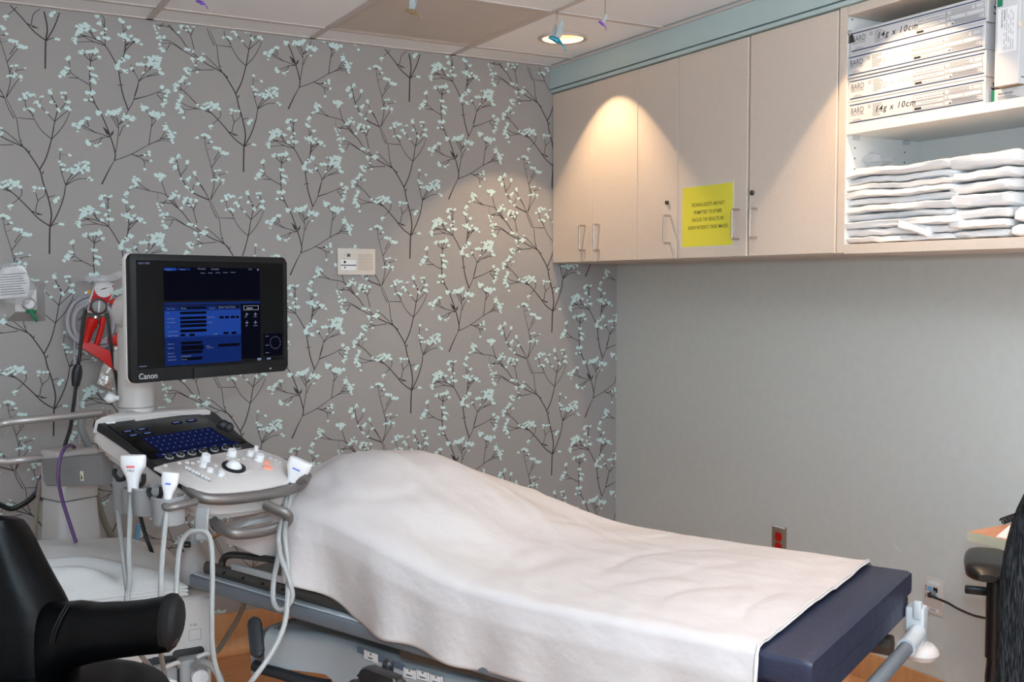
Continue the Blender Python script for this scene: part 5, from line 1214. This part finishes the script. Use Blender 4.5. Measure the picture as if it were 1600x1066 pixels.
MB().prism(ccw([(0, 0), (.115, -.055), (.10, -.115), (.045, -.065), (-.012, -.028)]), -.010, .010, .003, frame(onY(131, 531, .085), (1, 0, 0), (0, 0, 1))).build('red_wing', m_red, rd)
stick('red_rod', [(206, 500), (198, 512), (194, 528), (189, 540), (182, 548)], .011, .08, m_red)
stick('red_rod', [(172, 474), (180, 470.5), (190, 471), (199, 475), (207, 482)], .0095, .09, m_red)
MB().prism(ccw([(-.03, -.014), (.03, -.018), (.036, .012), (.012, .008), (.008, .026), (-.004, .026), (-.006, .01), (-.032, .014)]), -.012, .012, .003, frame(onY(183, 531, .085), (1, 0, 0), (0, 0, 1))).build('red_coupling', m_red, rd)
MB().tube([onY(183, 536, .08), onY(183, 546, .08)], lambda s: .014-.006*s, 10, 0).build('red_tip', m_red, rd)
pk = thing('foil_packet', 'shiny clear catheter packet hanging beside the monitor column', 'packet', onY(172, 575, .07))
pq = [onY(171, 541, .07), onY(197, 546, .07), onY(186, 600, .075), onY(172, 611, .075), onY(150, 600, .075)]
MP_ = frame(onY(150, 600, .075), (1, 0, 0), (0, 0, 1)); lp = ccw([((p-onY(150, 600, .075)).x, (p-onY(150, 600, .075)).z) for p in pq])
def pf(u, v):
    a = Vector(onY(150, 600, .075)).lerp(Vector(onY(172, 611, .075)), u); b = Vector(onY(172, 538, .07)).lerp(Vector(onY(198, 544, .07)), u)
    p = a.lerp(b, v); p.y -= .022*math.sin(PI*u)*(.6+.4*v)+.004*ns(u*4, v*6); return p
m = MB(); m.surf(pf, 16, 20); f = m.build('packet_front', m_foil, pk); sm = f.modifiers.new('t', 'SOLIDIFY'); sm.thickness = .002
for px in ([(168, 492, 3.52), (172, 530, 3.50), (178, 562, 3.48), (184, 605, 3.44), (187, 640, 3.40)],): pass
tag(cab([(134, 484, 3.55), (131, 497, 3.55), (127.5, 525, 3.54), (124, 560, 3.53), (121, 576, 3.53), (118, 610, 3.52), (114, 640, 3.50), (110, 668, 3.46), (104, 688, 3.44), (98, 706, 3.44)], .0062, None, 'hanging_cord', m_black), 'black cord with thick plug hanging down left of the red regulator', 'cord')
hc = C.objects[-1]; MB().tube([at(122, 570, 3.525), at(120, 585, 3.525), at(118, 604, 3.52)], lambda s: .011+.006*math.sin(PI*s), 10, 5).build('inline_plug', m_black, hc)
tag(cab([(167, 490, 3.52), (170, 510, 3.52), (174, 540, 3.51), (179, 575, 3.48), (184, 605, 3.44), (186.5, 630, 3.40), (188, 655, 3.36)], .0058, None, 'hanging_cord', m_black), 'black cord running from the red regulator down behind the monitor column', 'cord')
# ------------------------------------------------------------------ outlets on the grey wall
def xq(x, y): return onX(x, y, XR)
MXf = frame((XR, 0, 0), (0, -1, 0), (0, 0, 1))                     # x towards the viewer (-Y), y up, z out of the wall (-X)
p = xq(1208, 819); q = xq(1229, 872); oy, ozt = -p.y, p.z; ow_ = abs(p.y-q.y)
ro = thing('red_power_outlet', 'steel wall plate with two red emergency sockets above the mattress edge', 'outlet', (XR, p.y-ow_/2, ozt-.06))
MB().box((oy, ozt-.118, 0), (oy+ow_, ozt, .006), .0015, MXf).build('cover_plate', mat('bronze tinted steel plate', (150, 132, 116), .45, .35), ro)
MB().box((oy+.004, ozt-.006, .006), (oy+ow_-.004, ozt, .0075), 0, MXf).build('label_tape', m_paper, ro, smooth=False)
for k in (0, 1):
    zc = ozt-.040-k*.040; s_ = MB().prism([(oy+ow_/2+x_, zc+y_) for x_, y_ in ((-.017, -.010), (-.010, -.0165), (.010, -.0165), (.017, -.010), (.017, .010), (.010, .0165), (-.010, .0165), (-.017, .010))], .006, .010, .001, MXf).build('red_socket', m_red, ro)
    for dx in (-.006, .006): MB().box((oy+ow_/2+dx-.0012, zc-.001, .010), (oy+ow_/2+dx+.0012, zc+.008, .0102), 0, MXf).build('socket_slot', m_dark, s_, smooth=False)
p = xq(1446, 899); q = xq(1475, 962); oy, ozt = -p.y, p.z; w_, h_2 = abs(p.y-q.y), .117
dp = thing('data_outlet', 'ivory data jack plate with pale blue inserts on the grey wall by the mattress', 'outlet', (XR, p.y-w_/2, ozt-h_2/2))
MB().box((oy, ozt-h_2, 0), (oy+w_, ozt, .0065), .002, MXf).build('cover_plate', m_ivory, dp)
MB().box((oy+.018, ozt-.020, .0065), (oy+w_-.014, ozt-.010, .0072), 0, MXf).build('paper_label', m_paper, dp, smooth=False)
lb = MB().box((oy+.016, ozt-h_2+.010, .0065), (oy+w_-.014, ozt-h_2+.019, .0072), 0, MXf).build('paper_label', m_paper, dp, smooth=False)
MB().text('D4-P24', .007, MXf @ T((oy+w_/2, ozt-h_2+.012, .0075)), bold=.0002).build('label_lettering', m_ink, lb, smooth=False, fix=False)
for k, (dx, dz, m) in enumerate(((.020, .036, m_blue), (.042, .036, m_dark), (.020, .058, m_dark), (.042, .058, m_blue))):
    MB().box((oy+w_*dx/.075-.008+.004, ozt-dz-.008, .0065), (oy+w_*dx/.075+.008+.004, ozt-dz+.007, .009), .001, MXf).build('data_jack', m, dp)
c = MB()
for zz in (.030, .036, .042, .058, .064): c.rect(oy+.006, ozt-zz-.002, oy+.011, ozt-zz+.002, .0068, MXf)
c.build('plate_print', m_ink2, dp, smooth=False, fix=False, kind='stuff')
jx, jy = loc2(1463, 925, MXf)
j0 = MXf @ Vector((jx, jy, .010))
tag(MB().tube([j0, j0+Vector((-.025, -.002, -.004)), onp(1480, 942, (2.80, 0, 0), Vector((1, 0, 0))), onp(1500, 953, (2.78, 0, 0), Vector((1, 0, 0))), onp(1530, 964, (2.74, 0, 0), Vector((1, 0, 0))), onp(1575, 968, (2.70, 0, 0), Vector((1, 0, 0))), onp(1640, 955, (2.70, 0, 0), Vector((1, 0, 0)))], .0036, 8, 6).build('network_cable', m_black), 'thin black network cable from the data jack plate', 'cable')
MB().box((-.006, -.007, 0), (.006, .005, .016), .001, MXf @ T((jx, jy, .009))).build('cable_plug', m_usg, C.objects[-1])
# ------------------------------------------------------------------ desk, paper, cord at the right edge
dk = thing('desk', 'light wood desktop with pale edge band fixed along the grey wall', 'desk', (2.65, 1.2, 0))
DX, DY = 2.475, 1.892
MB().box((DX+.002, .5, .714), (XR-.001, DY-.002, .74), .001, None, 1).build('desktop', m_deskw, dk)
MB().box((DX, .5, .7145), (DX+.0019, DY, .7395)).build('edge_band', m_deske, dk, smooth=False); MB().box((DX+.002, DY-.0019, .7145), (XR-.001, DY, .7395)).build('edge_band', m_deske, dk, smooth=False)
MB().box((XR-.03, .5, .62), (XR-.001, DY-.02, .713), .002).build('wall_cleat', m_deskw, dk); MB().box((DX+.05, .5, .0), (XR-.02, .53, .713), .002).build('end_panel', m_deskw, dk)
pq = [onZ(1545, 841, .7412), onZ(1574, 842, .7412), onZ(1610, 845, .7412), onZ(1610, 815, .7412), onZ(1581, 818, .7412)]
p1, p2 = onZ(1545, 841, .7412), onZ(1581, 818, .7412); e_ = (p2-p1).normalized(); n_ = Vector((e_.y, -e_.x, 0))
pp_ = ccw([(max(DX+.004, p.x), p.y) for p in (p1, p1+e_*.216, p1+e_*.216+n_*.28, p1+n_*.28)])
tag(MB().prism(pp_, .7405, .7412).build('paper_sheet', m_paper, smooth=False), 'sheet of white paper on the wooden desktop', 'paper')
hx = []; A0, A1 = onZ(1566, 815, .752), onZ(1600, 803, .752)
for k in range(90):
    t = k/89; c0 = A0.lerp(A1, t); an = t*2*PI*11; hx.append(c0+Vector((.0, .008*math.cos(an), .008*math.sin(an)+.0005)))
tag(MB().tube(hx, .0022, 6, 2).build('coiled_cord', m_black), 'black coiled telephone cord lying on the wooden desktop', 'cord')
# ------------------------------------------------------------------ office chair at the right edge
ch = thing('office_chair', 'dark grey fabric office chair with black armrest, pulled up to the desk', 'chair', (2.46, 1.50, 0))
fw = Vector((.80, .60, 0)); rt = Vector((.60, -.80, 0)); pc0 = at(1541, 876, 2.74); PADZ = pc0.z; cb0 = Vector((pc0.x, pc0.y, 0))-fw*.30+rt*.030
def cp_(f, r, z): return cb0+fw*f+rt*r+Vector((0, 0, z))
Mch = frame(cb0, rt, Vector((0, 0, 1)))                             # x right, y up, z towards the back (away from the desk)
m = MB()
hw = [(.25, .45), (.252, .58), (.25, .70), (.243, .79), (.228, .87), (.205, .94), (.17, 1.00), (.12, 1.045), (.06, 1.068)]
OUT = [(-.19, .425), (0, .415), (.19, .425)]+hw+[(0, 1.074)]+[(-a, b) for a, b in hw[::-1]]
OUT = smooth_poly(OUT, 2)
def backf(u, v):
    # padded shell: v 0..1 from front face centre line round the rim to the back
    pts = OUT; n = len(pts); k = int(round(u*n)) % n; x, y = pts[k]
    cxx, cyy = 0, .80
    lay = [(.0, .012), (.55, .014), (.9, .010), (.985, -.008), (1.0, -.030), (.97, -.050), (.85, -.058), (.4, -.060), (.0, -.060)]
    q = v*(len(lay)-1); i = min(int(q), len(lay)-2); f = q-i; s = lay[i][0]+(lay[i+1][0]-lay[i][0])*f; d = lay[i][1]+(lay[i+1][1]-lay[i][1])*f
    s = max(s, .001); X, Y = cxx+(x-cxx)*s, cyy+(y-cyy)*s
    w_ = 1-.14*sstep(.95, .47, Y) if False else 1-.10*(1-sstep(.47, .8, Y))
    D = d+.05*(X/.245)**2*-1*-1-.05
    return cp_(D-.02*((Y-.7)/.4)**2, X+.245, Y)
m.surf(backf, len(OUT), 32, None, True); m.build('backrest', m_fabric, ch, ang=60)
MB().prism(rrect(.0, -.23, .40, .23, .09, 6), .43, .505, .025, frame(cp_(.02, .245, 0), fw, -rt), 4).build('seat', m_fabric, ch)
MB().tube([cp_(-.09, .245, .72), cp_(-.10, .245, .56), cp_(-.03, .245, .43), cp_(.1, .245, .42)], .022, 10, 6, flat=1.4).build('back_support', m_black, ch)
for r in (-.005, .495):
    sg = -1 if r < .2 else 1
    fa = .30 if r < .2 else .20; Ma = frame(cp_(fa, r-.022 if r < .2 else r+.005, .0), fw, -rt)
    pad = MB().surf(lambda u, v: Ma @ Vector(((-.13+.26*v)*1.0, (.046+.010*math.sin(PI*v))*min(1, 4.2*v+.45, 4.2*(1-v)+.45)*sq(math.cos(2*PI*u), .8), PADZ-.004+.022*sq(math.sin(2*PI*u), .6)*min(1, 5*v+.4, 5*(1-v)+.4)-.010*(2*v-1)**2)), 24, 20, None, True, True).build('armrest_pad', m_black, ch)
    MB().tube([cp_(fa-.03, r, PADZ-.01), cp_(fa-.03, r, PADZ-.05), cp_(fa-.03, r, .46)], .024, 12, 3).build('armrest_post', m_black, ch)
    MB().tube([cp_(fa-.03, r, .46), cp_(fa-.03, r, .38), cp_(fa-.03, r-sg*.05, .37), cp_(fa-.03, r-sg*.2, .41)], .019, 10, 5).build('armrest_bracket', m_black, ch)
    MB().box((-.03, .0, PADZ-.085), (-.01, .052, PADZ-.065), .004, Ma).build('height_button', m_black, ch)
MB().cyl(cp_(.22, .245, .12), cp_(.22, .245, .43), .028, 18).build('gas_lift', m_black, ch)
for k in range(5):
    an = 2*PI*k/5+.3; e = cp_(.22, .245, .075)+Vector((math.cos(an), math.sin(an), 0))*.29
    lg = MB().tube([cp_(.22, .245, .125), e+Vector((0, 0, .02))], lambda s: .028-.010*s, 8, 0).build('star_leg', m_black, ch)
    MB().lathe([(.008, -.02), (.024, -.02), (.028, -.012), (.028, .012), (.024, .02), (.008, .02)], 18, frame((e.x, e.y, .0285), (math.sin(an), -math.cos(an), 0), (0, 0, 1))).build('castor', m_black, lg)
# ------------------------------------------------------------------ black leather stool with wrap-round arm, bottom left
sl = thing('leather_stool', 'black leather stool with curved padded arm in front of the machine', 'stool', (.10, 2.15, 0))
def at3(x, y, d): return at(x, y, d)
SE = [(806, -30, 20, .030), (812, -55, 38, .05), (822, -75, 46, .062), (840, -90, 56, .070), (865, -100, 68, .074), (895, -108, 84, .076), (925, -112, 101, .078), (950, -115, 113, .080), (985, -118, 122, .084), (1030, -118, 126, .086), (1075, -116, 126, .086), (1130, -110, 120, .08), (1180, -100, 108, .07)]
m = MB()
def stb(u, v):
    k = v*(len(SE)-1); i = min(int(k), len(SE)-2); f = k-i
    y, xa, xb, th = [SE[i][j]+(SE[i+1][j]-SE[i][j])*f for j in range(4)]
    a = 2*PI*u; cx, sx_ = math.cos(a), math.sin(a)
    ex = abs(cx)**.8*(1 if cx > 0 else -1); ez = abs(sx_)**.7*(1 if sx_ > 0 else -1)
    bow = .05*(1-((ex+.1))**2)                                    # shell bows away from the machine
    return at((xa+xb)/2+ex*(xb-xa)/2, y, 2.08-bow+ez*th*.5)
m.surf(stb, 40, 48, None, True, True); m.build('backrest', m_leather, sl, ang=70)
AR = [(20, 1040, 2.06, .110, .030), (60, 1022, 2.05, .102, .040), (88, 1006, 2.03, .080, .047), (104, 996, 2.015, .066, .050), (122, 990, 2.00, .0605, .050), (150, 988, 1.98, .0535, .048), (190, 984, 1.95, .0495, .046), (225, 980, 1.92, .0480, .045), (255, 976, 1.90, .0490, .044), (268, 973, 1.89, .0490, .042)]
m = MB()
def arf(u, v):
    k = v*(len(AR)-1); i = min(int(k), len(AR)-2); f = k-i
    x, y, d, h, w = [AR[i][j]+(AR[i+1][j]-AR[i][j])*f for j in range(5)]
    a = 2*PI*u; cx, sx_ = math.cos(a), math.sin(a); ez = abs(sx_)**.75*(1 if sx_ > 0 else -1); ex = abs(cx)**.8*(1 if cx > 0 else -1)
    return at(x, y, d)+U_*(h*ez)+F_*(w*ex)
m.surf(arf, 36, 50, None, True, True); m.build('arm', m_leather, sl, ang=70)
m = MB()
EC = [(258, 975, 1.895, .0505, .045), (266, 973, 1.89, .0515, .046), (274, 970, 1.885, .047, .043), (281, 967, 1.88, .034, .034), (285, 965, 1.88, .018, .02), (286, 965, 1.88, .004, .004)]
def ecf(u, v):
    k = v*(len(EC)-1); i = min(int(k), len(EC)-2); f = k-i
    x, y, d, h, w = [EC[i][j]+(EC[i+1][j]-EC[i][j])*f for j in range(5)]
    a = 2*PI*u; return at(x, y, d)+U_*(h*math.sin(a))+F_*(w*math.cos(a))
m.surf(ecf, 30, 20, None, True, True); m.build('arm_end_cap', m_leather2, sl, ang=60)
sm = MB()
for dx in (0, 5):
    sm.tube([at(103+dx, 946, 1.975), at(92+dx, 965, 1.963), at(83+dx, 985, 1.962), at(78+dx, 1006, 1.965)], .0016, 6, 4)
sm.build('seam', m_leather2, sl, kind='stuff')
b0 = at(268, 999, 1.87); MB().lathe([(0, 0), (.012, 0), (.012, .006), (.009, .009), (0, .009)], 18, frame(b0, R_, U_)).build('arm_knob', m_black, sl)
sc0 = at(78, 1108, 2.0); zs = sc0.z
MB().lathe([(0, zs-.05), (.19, zs-.05), (.215, zs-.02), (.215, zs+.02), (.20, zs+.045), (.16, zs+.056), (0, zs+.06)], 40, T((sc0.x, sc0.y-.06, 0)), cap=False).build('seat', m_leather, sl)
MB().cyl((sc0.x, sc0.y-.06, .11), (sc0.x, sc0.y-.06, zs-.05), .026, 18).build('gas_lift', m_chrome, sl)
MB().tube([(sc0.x-.1, sc0.y+.05, zs-.06), (sc0.x-.12, sc0.y+.17, zs-.04), at(40, 1090, 2.10)], .018, 10, 5).build('back_support', m_black, sl)
for k in range(5):
    an = 2*PI*k/5+.1; cc0 = Vector((sc0.x, sc0.y-.06, .11)); e = Vector((cc0.x+.27*math.cos(an), cc0.y+.27*math.sin(an), .065))
    lg = MB().tube([cc0, e], lambda s: .026-.010*s, 8, 0).build('star_leg', m_black, sl)
    MB().lathe([(.008, -.018), (.024, -.018), (.028, -.012), (.028, .012), (.024, .018), (.008, .018)], 18, frame((e.x, e.y, .0285), (math.sin(an), -math.cos(an), 0), (0, 0, 1))).build('castor', m_black, lg)
# ------------------------------------------------------------------ hanging bird ornaments
def bird(x, y, z, s, head, mb, mw, label, tilt=0.0, hook=(0, 0), yaw=0., wings=1):
    c = onZ(x, y, z); t = thing('bird_ornament', label, 'ornament', c, 'bird ornaments hanging from the ceiling')
    M = frame(c, R_*math.cos(yaw)+F_*math.sin(yaw), Vector((0, 0, 1))) @ Matrix.Rotation(tilt, 4, 'Z') @ Matrix.Scale(s, 4)
    h = head
    prof = [(-.50, .02, .004), (-.36, .03, .006), (-.30, .045, .05), (-.22, .05, .085), (-.12, .02, .085), (.0, -.02, .12), (.14, -.06, .125), (.28, -.12, .085), (.38, -.2, .05), (.5, -.36, .06), (.6, -.52, .05), (.63, -.56, .004)]
    m = MB()
    def bf(u, v):
        k = v*(len(prof)-1); i = min(int(k), len(prof)-2); f = k-i; X, Y, r = [prof[i][j]+(prof[i+1][j]-prof[i][j])*f for j in range(3)]; r *= 1.3
        a = 2*PI*u; rz = r*(.9 if v < .75 else .35); return M @ Vector((X*h, Y+r*math.sin(a), rz*math.cos(a)))
    m.surf(bf, 18, 44, None, True, True); m.build('body', mb, t, ang=60)
    for sg in (-1, 1):
        m = MB(); wp = [(-.10, .04), (-.02, .40), (.06, .72), (.16, .95), (.24, 1.0), (.28, .8), (.30, .5), (.27, .2), (.18, 0)]
        m.prism(ccw([((a+.06*sg)*h, b) for a, b in wp]), -.008, .008, 0, M @ T((0, 0, .05*sg)) @ Matrix.Rotation(.35*sg, 4, 'X')); m.build('wing', mw, t, ang=20)
    top = M @ Vector((.1*h, .98, 0)); r_ = MB(); r_.tube([top-Vector((0, 0, .004)), top.lerp(Vector((top.x, top.y, CEIL)), .5), Vector((top.x+hook[0], top.y+hook[1], CEIL-.001))], .0009, 6, 3)
    r_.build('hanging_wire', m_steel, t); return t
bird(867, 61, 2.262, .068, 1, m_teal, m_wing, 'teal glitter bird ornament hanging before the lit downlight', 0, yaw=.3)
bird(940, 36, 2.275, .034, 1, m_violet, m_wing, 'small violet bird ornament hanging right of the downlight', -.25)
bird(642, 17, 2.275, .062, 1, m_gold, m_wing, 'clear amber bird ornament hanging below the perforated vent', 0, yaw=-.4)
bird(313, 3, 2.29, .04, 1, m_violet, m_wing, 'pale bird ornament cut by the top edge, left of the vent', 0)
# small leftovers: scuff on the grey wall, blue tube behind the blanket, clear bag on the linen
sx0, sz0 = loc2(1398, 853, MXf); sx1, sz1 = loc2(1408, 862, MXf)
MB().tube([MXf @ Vector((sx0, sz0, .0005)), MXf @ Vector((sx1, sz1, .0005))], .0009, 5, 0).build('scuff_mark', m_paper, wall_r, smooth=False)
bt = [at(217, 820, 3.66), at(214, 840, 3.66), at(212, 866, 3.66)]; tag(MB().tube(bt+[Vector((bt[-1].x-.02, bt[-1].y+.02, .3)), Vector((bt[-1].x-.03, bt[-1].y+.03, .001))], .009, 8, 5).build('blue_tube', m_blue), 'pale blue plastic tube standing on the floor behind the folded blanket', 'tube')
pb = onX(1366, 251, XC+.15); pb.z = ZL+.262
crumple('plastic_bag', 'crumpled clear plastic bag lying on top of the left linen pile', None, XC+.13, pb.y-.02, pb.z, .045, .06, .022, 7.7, 'bag')
C.objects[-1].data.materials.clear(); C.objects[-1].data.materials.append(m_clear)
